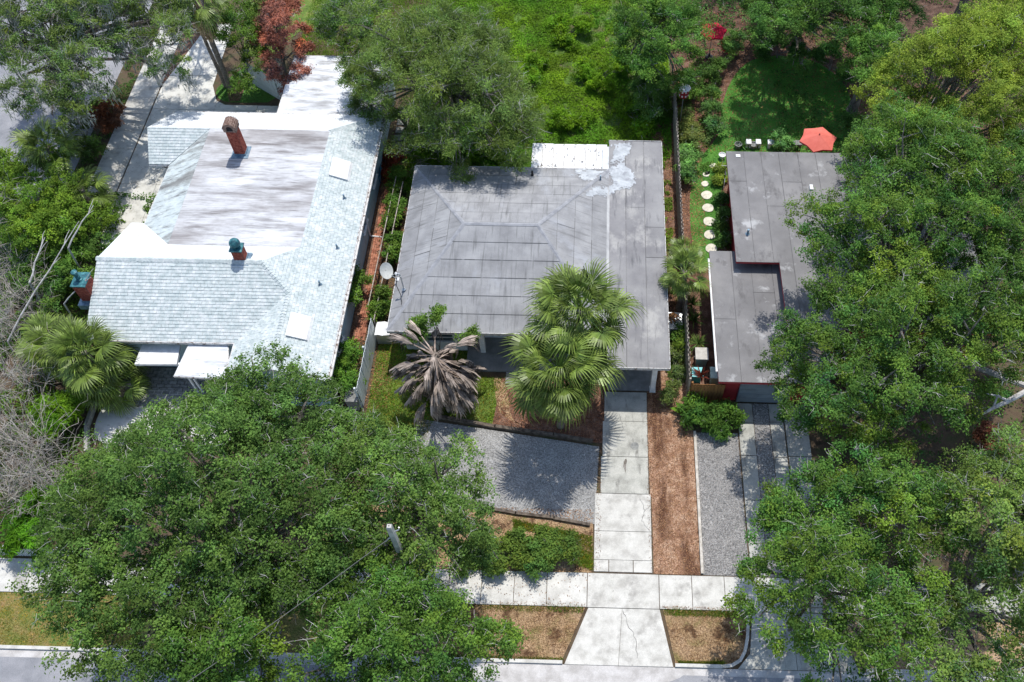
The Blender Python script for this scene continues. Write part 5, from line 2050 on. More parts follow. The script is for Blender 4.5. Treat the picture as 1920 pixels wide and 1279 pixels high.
chips('dry_litter', rect(5.05, 6.6, 33, 47), 4000, MT['leafchip'], .08, 9, (1.0, .8, .7))
chips('dry_litter', rect(-12.6, -10, 22, 39), 5000, MT['leafchip'], .09, 10, (.9, .75, .6))
chips('dry_litter', [(-.4, 12.4), (.4, 13.8), (-6, 13.84), (-6, 13.0)], 160, MT['leafchip'], .06, 11, z=.07)
for i_, a_ in enumerate((rect(2.92, 3.14, 14, 23), rect(.5, .75, 14, 20), rect(-6, .1, 12.32, 12.5), rect(3.4, 7, 12.32, 12.45), rect(-28.1, -26.9, 34, 48))):
    chips('leaf_litter', a_, 190, MT['leafchip'], .05, 40 + i_, (.8, .75, .7), z=.066)
pebbles('gravel', PAD, 14000, MT['pebble'], .035)
pebbles('gravel', GRAVEL_R, 9000, MT['pebble'], .035)
pebbles('gravel', GRAVEL_M, 3500, MT['pebble'], .035)
YV = [(-9.9, 36.6), (-3.6, 38.8), (4.8, 38.9), (4.9, 62), (-11.4, 62), (-11.5, 36.6)]
blades('yard_grass', YV, 70000, MT['bright'], .16, .016, 31, (1.0, .95, .9), dry=.1)
ground_leaves('yard_weeds', YV, 130000, MT['bright'], .125, .07, (.03, .5), 1.0, .22, 1.3, 21, (1.2, 1.1, 1.0), .34, 1.2)
ground_leaves('side_vines', rect(3.98, 4.7, 23.6, 38), 5000, MT['oak_bright'], .12, .06, (.03, .3), 1.0, .1, .8, 22, (1.15, 1.05, .9), .45)
ground_leaves('garden_cover', rect(6.2, 7.3, 38.5, 50), 3500, MT['oak_cool'], .12, .06, (.03, .4), 1.0, .1, .7, 23, (1.2, 1.1, .9), .5)
ground_leaves('garden_cover', rect(5.1, 6.2, 38, 46), 4500, MT['oak'], .13, .05, (.03, .5), .8, .15, .7, 24, (1.2, 1.0, .9), .45)
ground_leaves('thicket_cover', rect(-36, -24.6, 14.3, 36), 42000, MT['oak_bright'], .16, .08, (.02, .7), .9, .15, 1.1, 25, (.9, .95, .8), .38)
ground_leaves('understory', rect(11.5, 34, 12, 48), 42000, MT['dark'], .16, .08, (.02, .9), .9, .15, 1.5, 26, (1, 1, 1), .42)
ground_leaves('side_strip_cover', rect(-31.1, -29.9, 37, 56), 5000, MT['dark'], .13, .06, (.02, .25), 1.0, .15, 1.1, 27, (1, 1, 1), .4)
ground_leaves('shade_cover', rect(5.2, 30, 49.8, 58), 16000, MT['oak_cool'], .18, .09, (.03, .8), .8, .15, 1.4, 29, (1, 1, 1), .45)
ground_leaves('rear_understory', rect(-30, 34, 58, 72), 24000, MT['oak_cool'], .22, .12, (.05, 1.6), .8, .15, 2.0, 28, (1.1, 1.1, 1), .3)

# ------------------------------------------------------------ trees
OAKS = 'large oaks between the houses and the street'


def oak(label, poly, base, ze, zt, r, n, leaf, seed, name='oak_tree', group=None, **k):
    global rng, R
    rng = np.random.default_rng(seed)
    R = random.Random(seed)
    lb = lobes_in(poly, ze, zt, r, n, seed) + list(k.pop('extra', []))
    kw = dict(sprigs=34, n_leaf=40, spread=.15, length=.105, width=.064, twigs=260, twig_r=.013, twig_len=.6)
    n = int(n * 1.5)
    k['twigs'] = int(k.get('twigs', 260) * 3)
    kw.update(k)
    return tree(name, label, 'tree', base, lb, leaf, kw.pop('r0', .32), group, **kw)


oak('biggest oak in front of the white roof house, spreading to the left sidewalk', [(-18.98, 10.30), (-19.64, 13.06), (-18.93, 16.24), (-17.16, 17.13), (-15.61, 18.67), (-13.98, 19.23), (-12.74, 20.24), (-11.13, 19.44), (-9.98, 17.94), (-9.00, 14.66), (-8.70, 11.67), (-9.23, 10.27), (-11.29, 10.02), (-12.44, 9.23), (-12.87, 7.23), (-17.28, 6.77), (-18.22, 8.16)],
    (-13.4, 12.1, 0), 6.2, 9.6, 1.45, 62, MT['oak'], 31, twigs=420, r0=.42, hue=.1, base_tint=(.88, 1.0, .85))
oak('middle oak behind the utility pole reaching over the gravel pad', [(-10.52, 18.50), (-8.90, 18.16), (-7.26, 17.57), (-5.81, 16.39), (-4.24, 15.72), (-4.04, 14.57), (-2.96, 14.15), (-3.00, 13.27), (-4.32, 11.96), (-4.85, 11.22), (-7.05, 11.27), (-9.11, 11.62), (-9.94, 12.87), (-10.21, 15.56)],
    (-6.8, 15.4, 0), 5.0, 7.6, 1.3, 34, MT['oak'], 32, twigs=240, hue=.12, base_tint=(.9, 1.0, .85))
oak('street oak at the bottom with a bright crown in front of the utility pole', [(-6.91, 11.60), (-5.74, 10.93), (-4.36, 10.86), (-3.91, 10.19), (-2.23, 9.46), (-2.63, 8.43), (-3.92, 8.12), (-4.36, 7.05), (-9.58, 6.56), (-11.15, 7.04), (-9.88, 8.06), (-9.43, 9.65), (-7.75, 9.99)],
    (-6.5, 10.9, 0), 5.2, 7.6, 1.3, 34, MT['oak_bright'], 33, twigs=180, base_tint=(.86, .9, .95), extra=[(x, y, 6.2, 1.15) for x, y in [(-10.96, 10.96), (-10.14, 11.39), (-9.14, 11.42), (-8.12, 11.34), (-9.41, 10.70), (-11.91, 11.14), (-7.56, 11.67)]])
oak('smaller bright oak at the bottom left of the dark gap', [(-14.33, 9.24), (-12.92, 9.75), (-11.49, 9.41), (-10.82, 8.49), (-11.29, 6.86), (-13.93, 6.45), (-14.61, 8.20)],
    (-13.4, 10.9, 0), 5.8, 7.6, 1.1, 16, MT['oak_bright'], 34, twigs=90, base_tint=(.88, .9, .9))
oak('broad oak leaning over the flat grey roof of the right house', [(12.04, 32.43), (14.57, 36.13), (17.98, 35.62), (19.06, 32.08), (18.48, 26.39), (15.43, 25.39), (12.69, 25.93), (10.78, 25.88), (9.25, 27.09), (9.53, 28.55), (12.25, 29.46)],
    (14.5, 24.5, 0), 6.2, 9.6, 1.4, 46, MT['oak_cool'], 35, twigs=280, hue=.26, base_tint=(1.15, 1.1, .95))
oak('largest right oak hanging over the lower grey roof and the garage', [(10.79, 25.98), (13.08, 26.04), (16.15, 25.81), (18.89, 25.28), (19.55, 22.40), (18.38, 20.48), (16.31, 19.14), (14.05, 17.60), (11.59, 16.81), (9.79, 17.48), (8.60, 18.18), (8.13, 19.95), (8.01, 22.10), (9.43, 23.55)],
    (13.6, 20.4, 0), 5.6, 9.0, 1.4, 56, MT['oak_cool'], 36, twigs=320, hue=.26, base_tint=(1.1, 1.05, .95), r0=.45)
oak('right front oak beside the gravel drive and the sidewalk', [(6.95, 15.90), (9.05, 16.54), (10.80, 16.83), (12.58, 15.93), (14.54, 16.22), (14.19, 13.51), (12.97, 10.40), (11.30, 7.58), (8.69, 7.33), (8.35, 9.04), (7.06, 9.48), (5.95, 9.92), (5.72, 10.70), (6.56, 11.42), (5.95, 12.44), (7.28, 14.87)],
    (9.6, 13.0, 0), 5.0, 8.0, 1.35, 56, MT['oak_cool'], 37, twigs=300, hue=.24, base_tint=(1.15, 1.1, .95))
oak('oak with yellowish tips at the bottom right corner', [(14.28, 15.61), (15.96, 16.69), (18.32, 17.71), (17.72, 13.20), (15.98, 7.48), (11.32, 7.35), (12.76, 10.09), (13.96, 13.10)],
    (14.2, 11.2, 0), 5.8, 8.6, 1.35, 40, MT['oak'], 38, twigs=260, base_tint=(1.15, 1.1, .9))
oak('dark oak at the right edge behind the pale limbs', [(19.34, 31.94), (22.12, 33.84), (21.18, 26.66), (19.16, 20.13), (17.91, 21.14), (18.20, 25.07)],
    (17.5, 24.5, 0), 6.0, 9.2, 1.4, 24, MT['oak_cool'], 39, twigs=120)
oak('yellow green tree at the top right corner', [(14.05, 37.12), (16.47, 40.82), (20.27, 43.91), (23.65, 45.70), (26.11, 44.79), (23.17, 34.03), (20.44, 32.48), (18.87, 33.54), (17.98, 35.62), (14.54, 35.93)],
    (16.0, 36.0, 0), 5.6, 9.0, 1.35, 54, MT['yellowleaf'], 40, name='yellow_green_tree', twigs=120, hue=.1)
oak('rounded mid green tree between the shaded lawn and the yellow tree', [(14.65, 43.92), (16.80, 46.69), (18.72, 46.74), (18.11, 43.29), (16.11, 40.48), (14.48, 39.55)],
    (16.4, 44.5, 0), 3.4, 5.6, 1.0, 16, MT['oak_cool'], 41, name='garden_tree', base_tint=(1.3, 1.35, 1.2), twigs=60)
oak('dark tree overhanging the rear of the shaded lawn', [(9.34, 47.68), (12.47, 49.89), (15.66, 49.44), (18.50, 48.98), (17.28, 45.60), (14.53, 43.73), (12.48, 44.49), (9.34, 43.93)],
    (12.0, 51.5, 0), 4.0, 7.0, 1.2, 25, MT['oak_cool'], 42, name='garden_tree', twigs=100, base_tint=(1.0, 1.05, 1.0))
oak('green tree beside the red umbrella at the back of the weedy yard', [(1.01, 47.98), (3.94, 49.13), (6.78, 47.61), (6.43, 44.09), (5.12, 42.39), (3.31, 42.58), (1.49, 43.96)],
    (3.6, 51, 0), 3.2, 6.0, 1.1, 26, MT['oak_cool'], 43, name='garden_tree', twigs=90, base_tint=(1.2, 1.25, 1.1))
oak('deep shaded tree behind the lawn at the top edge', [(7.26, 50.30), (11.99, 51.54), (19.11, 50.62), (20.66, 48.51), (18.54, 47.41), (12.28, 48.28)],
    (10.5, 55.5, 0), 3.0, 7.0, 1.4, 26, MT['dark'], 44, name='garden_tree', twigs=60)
oak('shaded bushy tree against the board fence near the bird house', [(2.44, 45.38), (3.94, 46.43), (5.07, 45.70), (4.73, 43.47), (3.98, 41.56), (2.88, 41.77)],
    (3.6, 46.5, 0), .8, 1.7, .75, 12, MT['oak_cool'], 45, name='garden_tree', twigs=40, r0=.12)
oak('airy fine leaved tree behind the grey roof house', [(-14.15, 40.28), (-14.02, 43.07), (-11.87, 45.33), (-9.12, 46.16), (-6.50, 45.22), (-4.62, 42.84), (-3.53, 39.67), (-3.09, 36.90), (-3.83, 34.85), (-5.08, 34.82), (-7.33, 34.88), (-9.07, 35.39), (-10.78, 36.49), (-12.26, 37.70)],
    (-8.6, 43.5, 0), 3.4, 7.2, 1.25, 60, MT['fine'], 46, name='willow_tree', length=.15, width=.045, n_leaf=34, spread=.2, twigs=420, twig_len=.9, hue=.1, base_tint=(1.08, 1.05, 1.0))
oak('low leafy branch of foliage over the flat white annex roof', [(-15.10, 42.08), (-14.33, 43.06), (-12.23, 41.69), (-11.18, 38.57), (-12.74, 38.96), (-14.17, 40.26)],
    (-11.6, 42.2, 0), 3.2, 4.6, .8, 9, MT['oak'], 47, name='small_tree', r0=.12, twigs=60)
oak('mossy live oak at the top left corner over the side street', [(-35.78, 44.56), (-33.43, 46.66), (-27.59, 47.34), (-24.00, 45.88), (-22.48, 42.24), (-22.82, 40.38), (-24.45, 39.89), (-25.98, 40.07), (-26.94, 39.37), (-27.24, 38.06), (-26.82, 36.38), (-27.95, 35.53), (-30.17, 35.47), (-31.12, 36.47), (-30.17, 37.76), (-29.27, 39.31), (-30.81, 40.30), (-33.14, 39.43)],
    (-35.0, 45.5, 0), 5.2, 8.0, 1.3, 40, MT['oak'], 48, twigs=600, twig_len=1.1, moss=420, r0=.45, gap=.4, base_tint=(1.05, 1.05, 1.0))
oak('small bright tree beside the tall palm trunks', [(-23.10, 45.18), (-23.11, 48.58), (-21.20, 48.36), (-20.28, 44.26), (-21.22, 42.77), (-22.48, 43.37)],
    (-22.3, 46.0, 0), 2.2, 4.8, .85, 13, MT['oak_bright'], 49, name='small_tree', r0=.1, twigs=60)
oak('rust red leaved tree beside the white vinyl fence', [(-21.25, 47.56), (-20.99, 49.73), (-19.29, 49.77), (-17.98, 46.86), (-17.66, 43.59), (-18.43, 42.37), (-19.58, 43.30), (-20.60, 45.25)],
    (-19.9, 46.0, 0), 1.4, 5.4, .8, 26, MT['redleaf'], 50, name='red_tree', r0=.12, twigs=60, length=.16, width=.05, hue=.2)
oak('green tree at the top between the red tree and the willow like tree', [(-18.00, 49.26), (-16.33, 50.41), (-13.68, 51.04), (-13.29, 48.30), (-14.95, 46.16), (-16.07, 45.12), (-17.24, 46.10)],
    (-15.8, 51.0, 0), 2.0, 4.6, 1.0, 14, MT['fine'], 51, name='small_tree', r0=.12, base_tint=(1.1, 1.2, 1.0))
for i, (x, y, z0, z1, l) in enumerate(((-26.5, 52.5, 9, 15, 'tall tree beyond the frame behind the side driveway'), (-12, 64, 4, 8, 'dark tree past the rear of the willow like tree'), (8.5, 60, 5, 9, 'dark tree past the rear of the shaded garden'),
                                       (14.5, 54.5, 11, 17, 'tall dark tree north of the lawn'), (24, 52, 5, 10, 'dark tree past the yellow green tree'))):
    oak(l, [(x - 4, y - 2.5), (x + 4, y - 3), (x + 5, y + 3), (x - 4, y + 4)], (x, y, 0), z0, z1, 1.6, 9 if z1 > 14 else 14, MT['oak_cool'], 60 + i, twigs=0, sprigs=12)
rng = np.random.default_rng(77)
R = random.Random(77)

# pale bare limbs in the gap at the right edge
for nm, lab, pts in (('bare_limb', 'pale forked bare limb crossing the dark gap at the right edge', [(18.82, 20.11, 6.5), (17.81, 19.63, 6.2), (17.20, 19.39, 6), (16.68, 19.10, 5.9)]),):
    t = thing(nm, lab, 'branch', pts[0])
    mb = MB()
    mb.tube(pts, [.13, .11, .08, .03], 8)
    mb.tube([pts[1], (17.31, 19.76, 6.4), (16.79, 19.79, 6.5)], [.07, .05, .02], 6)
    mb.tube([pts[2], (17.49, 20.23, 6.8), (17.36, 20.77, 7)], [.05, .04, .02], 6)
    mb.tube([pts[0], Vector((16.5, 22.5, 5.0)), Vector((17.3, 24.2, 3.0)), Vector((17.5, 24.45, -.05))], [.13, .16, .2, .26], 8)
    part(mb, 'limb', MT['twig'], t)

# ------------------------------------------------------------ palms
frond_set('cabbage', kind='green', pet=1.25, blade=.95, nseg=28, spread=124, droop=1.0, width=.038, c0=(.9, .95, .85), c1=(1.8, 1.45, 1.25))
frond_set('fan', kind='green', pet=1.0, blade=.95, nseg=30, spread=122, droop=.6, width=.036, c0=(1, 1, .85), c1=(1.55, 1.32, 1.0))
frond_set('dead', kind='dead', pet=.9, blade=1.0, nseg=16, spread=15, droop=1.1, width=.03, c0=(1, .95, .95), c1=(1.25, 1.2, 1.15))
frond_set('skirt', kind='dead', pet=.9, blade=1.2, nseg=20, spread=26, droop=.3, width=.05, c0=(1, 1, 1), c1=(1.1, 1.05, 1))
PG = 'cabbage palms with green fan fronds'
q = (-1.30, 21.28, 5.4)
palm('nearest green cabbage palm beside the driveway', (q[0], q[1], 0), 5.3, 64, 'cabbage', MT['frond'], None, 1.22, 84, -66, jit=20, skirt=8, skirt_key='dead', skirt_m=MT['deadfrond'], skirt_el=(-50, -75))
q = (-0.41, 23.71, 6.6)
palm('taller green cabbage palm against the front of the carport roof', (q[0], q[1], 0), 6.5, 56, 'cabbage', MT['frond'], None, 1.2, 84, -62, jit=20)
q = (-7.15, 22.63, 4.4)
palm('dead grey cabbage palm with hanging shrivelled fronds', (q[0], q[1], 0), 4.2, 30, 'dead', MT['deadfrond'], None, 1.42, 36, -58, skirt=96, skirt_key='dead', skirt_m=MT['deadfrond'], skirt_el=(-12, -74), jit=30, skirt_drop=1.8)
q = (4.82, 28.62, 3.4)
palm('small bright palm beside the board fence', (q[0], q[1], 0), 3.2, 22, 'fan', MT['frond'], None, .85, 70, -30)
q = (5.12, 30.51, 2.6)
palm('low palm hugging the fence behind the small bright palm', (q[0], q[1], 0), 2.2, 12, 'fan', MT['frond'], None, .7, 65, -15)
q = (-24.18, 23.01, 3.6)
palm('wide fan palm in front of the front left chimney', (q[0], q[1], 0), 3.2, 40, 'fan', MT['frond'], None, 1.2, 75, -45)
q = (-26.40, 23.92, 2.6)
palm('fan palm merging with the bare thicket at the left edge', (q[0], q[1], 0), 2.2, 26, 'fan', MT['frond'], None, 1.1, 70, -35)
q = (-23.39, 22.50, 1.8)
palm('low yellowing fan palm by the patio edge', (q[0], q[1], 0), 1.5, 22, 'fan', MT['frond'], None, 1.05, 60, -35)
q = (-28.31, 34.03, 3)
palm('palm at the right side of the left green clump', (q[0], q[1], 0), 2.6, 26, 'fan', MT['frond'], None, 1.0, 60, -50)
q = (-31.00, 36.86, 3.2)
palm('palm at the back of the left green clump near the street', (q[0], q[1], 0), 3.0, 24, 'fan', MT['frond'], None, 1.0, 75, -20)
b = (-23.58, 45.53)
palm('tall palm with tan dead frond skirt beside the side driveway', (b[0], b[1], 0), 7.3, 26, 'cabbage', MT['frond'], None, 1.0, 80, -30, lean=(.1, -.2), trunk_r=.17, skirt=44, skirt_key='skirt', skirt_m=MT['tanfrond'], skirt_el=(-62, -88), skirt_drop=1.0)
b2 = (-23.88, 45.63)
t = thing('slim_palm', 'slim second palm stem rising beside the tall skirted palm', 'palm tree', (b2[0], b2[1], 0))
mb = MB()
mb.tube([(0, 0, -.05), (-.15, .05, 3), (-.2, .05, 6.8)], [.14, .11, .1], 9)
mb.obj('trunk', MT['palmtrunk'], t)


# ------------------------------------------------------------ shrubs
def blob(px, n, r, z=(.4, 1.0), s=1.0):
    """lobes around ground points"""
    out = []
    for (x, y) in px:
        for k in range(n):
            out.append((x + R.uniform(-.5, .5) * s, y + R.uniform(-.5, .5) * s, R.uniform(*z), r * R.uniform(.75, 1.2)))
    return out


bush('leafy_bush', 'dense green bush clump between the left fan palms and the side driveway', 'bush', blob([(-32.66, 35.69), (-30.82, 36.16), (-31.02, 32.89), (-29.53, 33.33), (-28.13, 31.42), (-29.01, 31.02), (-30.18, 30.61), (-27.59, 32.01), (-32.50, 33.65)], 4, 1.0, (1.4, 3.0), 1.7), MT['oak_bright'], base_tint=(1.15, 1.1, .8))
bush('leafy_bush', 'round bright bush beside the front left chimney', 'bush', blob([(-27.65, 29.73), (-28.13, 28.63), (-26.88, 28.31)], 3, .75, (1.0, 2.0), 1.2), MT['oak_bright'])
bush('leafy_bush', 'dark hedge behind the chimney and left of the white roof', 'bush', blob([(-30.39, 30.35), (-28.50, 27.51), (-26.62, 30.45), (-29.60, 28.19), (-31.53, 31.84)], 3, .85, (.7, 1.7), 1.6), MT['oak_cool'])
bush('croton_bush', 'red and bronze leaved bush at the edge of the side driveway', 'bush', blob([(-30.16, 42.44), (-29.88, 41.02), (-30.43, 41.71)], 3, .55, (.5, 1.1), .8), MT['croton'], length=.22, width=.05, hue=.25)
bush('leafy_bush', 'dull dark bush left of the red bronze bush', 'bush', blob([(-31.51, 40.97), (-31.49, 42.41), (-31.29, 39.36), (-30.35, 38.48)], 3, .65, (.4, 1.1), 1.2), MT['dark'], base_tint=(1.5, 1.1, 1.0))
bush('leafy_bush', 'upright green bush against the right wall of the white roof house', 'bush', blob([(-12.55, 29.05), (-12.49, 28.16)], 3, .42, (.5, 1.5), .5), MT['oak_bright'])
bush('leafy_bush', 'small green bush under the eave nearer the rear of the blue wall', 'bush', blob([(-13.03, 29.71)], 3, .35, (.7, 1.7), .4), MT['oak_cool'])
bush('leafy_bush', 'large green bush between the blue wall and the white vinyl fence', 'bush', blob([(-12.16, 24.53), (-12.27, 23.57), (-12.03, 22.95)], 3, .6, (.5, 1.3), .7), MT['oak_bright'], base_tint=(.85, .95, .8))
VG = 'vines climbing the old wire fences'
for pp, l in (([(-11.36, 37.23), (-11.37, 36.38)], 'leafy vine at the far end of the wire fence'), ([(-11.38, 35.13), (-11.17, 34.52), (-11.36, 33.91)], 'bright vine beside the rear half of the grey roof'),
              ([(-10.76, 32.16), (-10.75, 31.28)], 'vine behind the satellite dish'), ([(-11.02, 28.50), (-10.98, 27.44), (-11.26, 27.44)], 'low vine near the white metal cabinet')):
    bush('vine', l, 'vine', blob(pp, 3, .38, (.4, 1.1), .4), MT['oak_bright'], VG, twigs=10)
bush('leafy_bush', 'green vine growing over the top of the dead palm', 'vine', blob([(-8.49, 24.66), (-7.48, 24.84), (-5.61, 24.27), (-8.56, 24.19)], 2, .38, (3.0, 4.0), .6), MT['oak_cool'], base_tint=(1.2, 1.1, .9))
bush('hedge', 'low bright hedge of shrubs on the front bed beside the driveway', 'hedge', blob([(-4.99, 14.24), (-4.18, 14.51), (-3.26, 15.03), (-2.29, 14.93), (-1.33, 14.83), (-0.73, 14.85), (-2.50, 14.43), (-3.67, 14.15), (-1.78, 14.32), (-1.58, 15.20), (-4.70, 14.99)], 4, .4, (.2, .6), .8), MT['oak'], base_tint=(.95, .98, .7), hue=.18)
bush('leafy_bush', 'glossy bush in front of the brown fence', 'bush', blob([(5.73, 21.86), (6.38, 21.73), (6.89, 21.59), (6.09, 21.27), (5.22, 22.00)], 3, .46, (.3, .8), .6), MT['oak_cool'], base_tint=(.9, .95, .75), length=.2, width=.06)
bush('leafy_bush', 'pale weedy plants between carport and board fence', 'bush', blob([(4.29, 23.06), (4.55, 24.33), (4.54, 25.62)], 3, .3, (.15, .5), .7), MT['strap'], base_tint=(1.2, 1.1, 1.1), length=.2, width=.035)
bush('leafy_bush', 'green weeds along the carport side of the board fence', 'bush', blob([(4.68, 26.73), (4.70, 25.89)], 3, .3, (.2, .6), .5), MT['oak_bright'])
for (px, l) in (((5.50, 22.71, 1.2), 'broad leaved plant with huge leaves before the brown fence'), ((4.99, 22.12, 0.8), 'broad leaved plant by the mulch strip')):
    strappy('broad_leaf_plant', l, (px[0], px[1], 0), 12, 1.1, .17, MT['bright'], 'plant', el=(35, 80), droop=.7)
q = (5.65, 23.55, 1.6)
strappy('red_cordyline', 'dark red strap leaved plant rising over the brown fence', (q[0], q[1] + .3, .8), 26, .8, .035, MT['croton'], 'plant', el=(20, 85), tints=((.5, .35, .5), (.8, .5, .6)))
for (px, l, n) in (((5.53, 27.60, 0.9), 'spiky green plant in the narrow side garden', 60), ((5.68, 26.12, 0.6), 'variegated spiky plant nearest the bins', 60), ((5.49, 28.64, 0.9), 'spiky plant just below the small bright palm', 50)):
    strappy('spiky_plant', l, (px[0], px[1], .35), n, .75, .03, MT['strap'], 'plant', el=(10, 85), tints=((1, 1, 1), (1.6, 1.4, 1.2), (.8, .9, .8)), droop=.4)
q = (9.11, 41.11, 0.5)
strappy('spiky_plant', 'dark spiky plant on the lawn edge behind the flat roof', (q[0], q[1], .02), 46, .7, .03, MT['dark'], 'plant', el=(15, 80), tints=((1, 1, 1), (1.4, 1.4, 1.6)), droop=.4)
bush('leafy_bush', 'silvery bush next to the coral umbrella', 'bush', blob([(11.56, 40.90), (11.86, 40.73)], 3, .42, (.3, .7), .5), MT['oak_cool'], base_tint=(1.5, 1.6, 2.2))
bush('leafy_bush', 'yellowish plant at the corner of the flat grey roof', 'bush', blob([(7.71, 38.67), (7.57, 38.01)], 3, .25, (.15, .4), .4), MT['yellowleaf'])
for pp, l in (([(7.51, 36.21), (7.47, 35.17)], 'dark plants beside the flat roof wall near the bicycle'), ([(7.43, 33.96), (7.38, 33.17)], 'dark plants beside the flat roof wall near the stone row end')):
    bush('leafy_bush', l, 'bush', blob(pp, 3, .3, (.2, .5), .4), MT['dark'])
for pp, l, m_, bt in (([(6.01, 46.38), (6.18, 44.86)], 'green bush behind the bird house', 'oak_cool', (1.1, 1.1, 1)), ([(5.82, 41.95), (6.10, 40.93)], 'olive bush along the garden side of the board fence', 'oak', (1.4, 1.1, 1.1)),
                      ([(5.66, 39.40), (5.52, 38.29)], 'pale grey green plants at the foot of the board fence', 'oak_cool', (1.6, 1.6, 2)), ([(7.55, 46.42), (7.85, 47.46), (7.63, 44.90)], 'shrub left of the shaded lawn', 'oak_cool', (1, 1, 1)),
                      ([(7.36, 43.18), (7.39, 41.99)], 'grey green shrub by the lawn corner', 'oak_cool', (1.3, 1.3, 1.6)), ([(8.56, 49.09), (9.16, 50.20)], 'flowering shrub near the red umbrella', 'oak_cool', (1.3, 1.3, 1.5)),
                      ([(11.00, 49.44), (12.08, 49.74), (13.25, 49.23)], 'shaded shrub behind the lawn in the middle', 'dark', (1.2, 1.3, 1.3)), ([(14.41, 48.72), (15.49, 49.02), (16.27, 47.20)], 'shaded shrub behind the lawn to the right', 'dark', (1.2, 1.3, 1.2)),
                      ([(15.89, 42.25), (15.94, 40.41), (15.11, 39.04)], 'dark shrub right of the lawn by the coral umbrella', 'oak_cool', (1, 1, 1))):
    bush('leafy_bush', l, 'bush', blob(pp, 3, .5, (.3, 1.0), .7), MT[m_], base_tint=bt)
for pp, l in (([(-10.02, 39.45), (-8.85, 39.03), (-7.75, 39.29)], 'dull green bush behind the left part of the grey roof'), ([(-6.61, 39.34), (-5.16, 39.15), (-5.86, 40.04)], 'bright bush behind the grey roof near the white shed'), ([(-2.41, 42.20), (-1.09, 42.47)], 'low bright weed mound behind the white shed'), ([(-5.25, 45.60), (-4.29, 46.65), (-4.03, 48.24)], 'sunlit shrub at the right of the airy tree'),
              ([(-0.52, 46.99), (0.52, 45.99), (1.54, 47.57)], 'green shrub mound in the middle of the weedy yard'), ([(2.21, 44.03), (3.18, 42.13)], 'dark green vine mound near the board fence'), ([(-2.01, 50.47), (-0.62, 51.63), (-2.79, 52.15)], 'sunny shrub at the top of the weedy yard')):
    bush('leafy_bush', l, 'bush', blob(pp, 4, .5, (.2, .75), 1.1), MT['bright'], base_tint=(1.1, 1.02, .8))
bush('red_plant', 'pinkish red plant in the gap among the right oaks', 'plant', blob([(19.01, 20.82), (19.17, 20.39)], 3, .5, (.6, 1.2), .7), MT['croton'], length=.25, width=.05, base_tint=(1.5, 1.6, 1.9))
bush('red_plant', 'red leaf heap at the far end of the brick path', 'plant', blob([(-12.22, 39.39), (-12.20, 38.80), (-12.17, 37.92)], 3, .28, (.1, .45), .4), MT['croton'], base_tint=(1.6, 1.0, 1.0))
bush('red_flower', 'red flowering plant near the red umbrella', 'plant', blob([(8.80, 49.53)], 3, .22, (.6, 1.0), .3), MT['redleaf'], base_tint=(2.2, .5, .8))
bush('bamboo_bush', 'bright narrow leaved clump below the left fan palm', 'bush', blob([(-25.81, 20.80), (-25.44, 21.25), (-25.68, 20.07), (-24.74, 21.12)], 3, .6, (.6, 1.5), .8), MT['bright'], length=.34, width=.05, n_leaf=14)
bush('bamboo_bush', 'green clump behind the picket fence', 'bush', blob([(-24.75, 15.70), (-24.57, 16.23), (-24.98, 14.67), (-24.41, 14.44)], 3, .6, (.5, 1.3), .8), MT['bright'], length=.3, width=.05, n_leaf=14, base_tint=(.8, .95, .8))

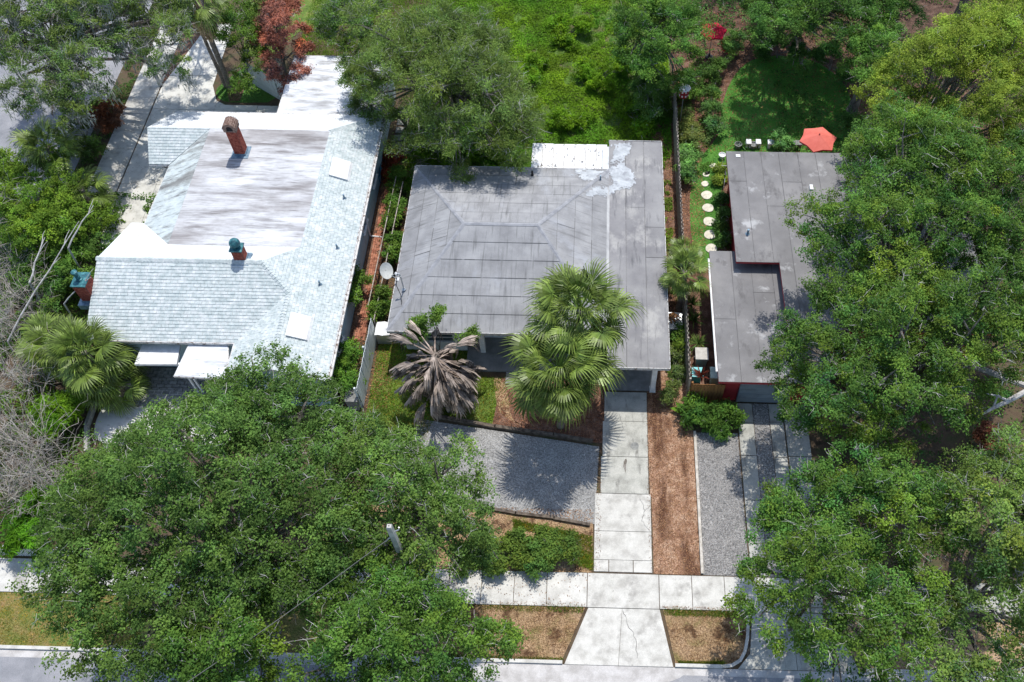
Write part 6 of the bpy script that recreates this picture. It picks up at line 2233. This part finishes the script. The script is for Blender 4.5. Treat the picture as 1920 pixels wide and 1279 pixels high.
# ------------------------------------------------------------ bare thicket at the left edge
BG = 'bare grey shrubs in the thicket at the left edge'
for i, (q, L, l) in enumerate((((-28.30, 23.00), 3.4, 'bare tangled shrub below the left fan palms'), ((-27.61, 19.67), 3.4, 'bare shrub in the middle of the left thicket'), ((-25.54, 18.29), 3.2, 'bare shrub nearest the patio kerb'), ((-26.82, 16.88), 3.2, 'bare shrub left of the oak crown'),
                               ((-30.37, 25.56), 3.4, 'bare brownish shrub beside the fan palm at the left edge'), ((-31.84, 29.04), 3.4, 'bare shrub level with the front left chimney'), ((-29.59, 27.31), 2.8, 'fine pale bare shrub just above the wide fan palm'), ((-32.84, 32.05), 3.2, 'bare shrub beside the dense green bush clump'),
                               ((-24.46, 16.67), 2.6, 'bare shrub overlapping the oak edge above the picket fence'))):
    twiggy(l, (q[0], q[1], 0), 34, L, .02, MT['bare'], group=BG, up=1.0, sub=5, box=(1.5, 1.5))
for a, b, l, r in (((-29.35, 24.58, 1.5), (-26.11, 29.96, 4.6), 'long straight bare pole like branch leaning over the thicket', .05), ((-28.45, 27.19, 3), (-27.94, 29.36, 4), 'short bare branch crossing the long leaning one', .05), ((-26.88, 29.09, 3.5), (-25.80, 31.15, 4.5), 'forked bare branch above the dense green bush', .045),
                   ((-25.80, 25.48, 3.6), (-24.19, 26.24, 4.8), 'curved bare branch in front of the brick chimney', .035)):
    t = thing('bare_branch', l, 'branch', a)
    mb = MB()
    pts = bent(a, b, .03, 5, .05)
    mb.tube(pts, [r, r * .9, r * .8, r * .7, r * .55, r * .3], 6)
    for k in (3, 4):
        d = (pts[k + 1] - pts[k]).normalized()
        e = pts[k] + (d + Vector((.5 if k % 2 else -.2, .4, .1))).normalized() * .8
        mb.tube(bent(pts[k], e, .06, 3, .1), [r * .5, r * .4, r * .3, r * .15], 5)
    g_ = Vector((a[0] - .6, a[1] + .3, 0))
    mb.tube([g_, Vector(a)], [r * 1.2, r], 6)
    part(mb, 'branch', MT['twig'], t)
q = (-19.96, 47.56)
twiggy('small leafless tree with pale forked branches beside the red tree', (q[0] - .6, q[1] - .6, 0), 6, 2.6, .035, MT['twig'], name='bare_tree', cat='bare tree', up=1.3, sub=3, box=(.2, .2))
q = (-8.47, 39.43)
twiggy('heap of grey brushwood behind the grey roof under the airy tree', (q[0], q[1], 0), 40, 2.6, .015, MT['bare'], name='brush_pile', cat='brush pile', up=.35, sub=3, box=(2.2, .9))
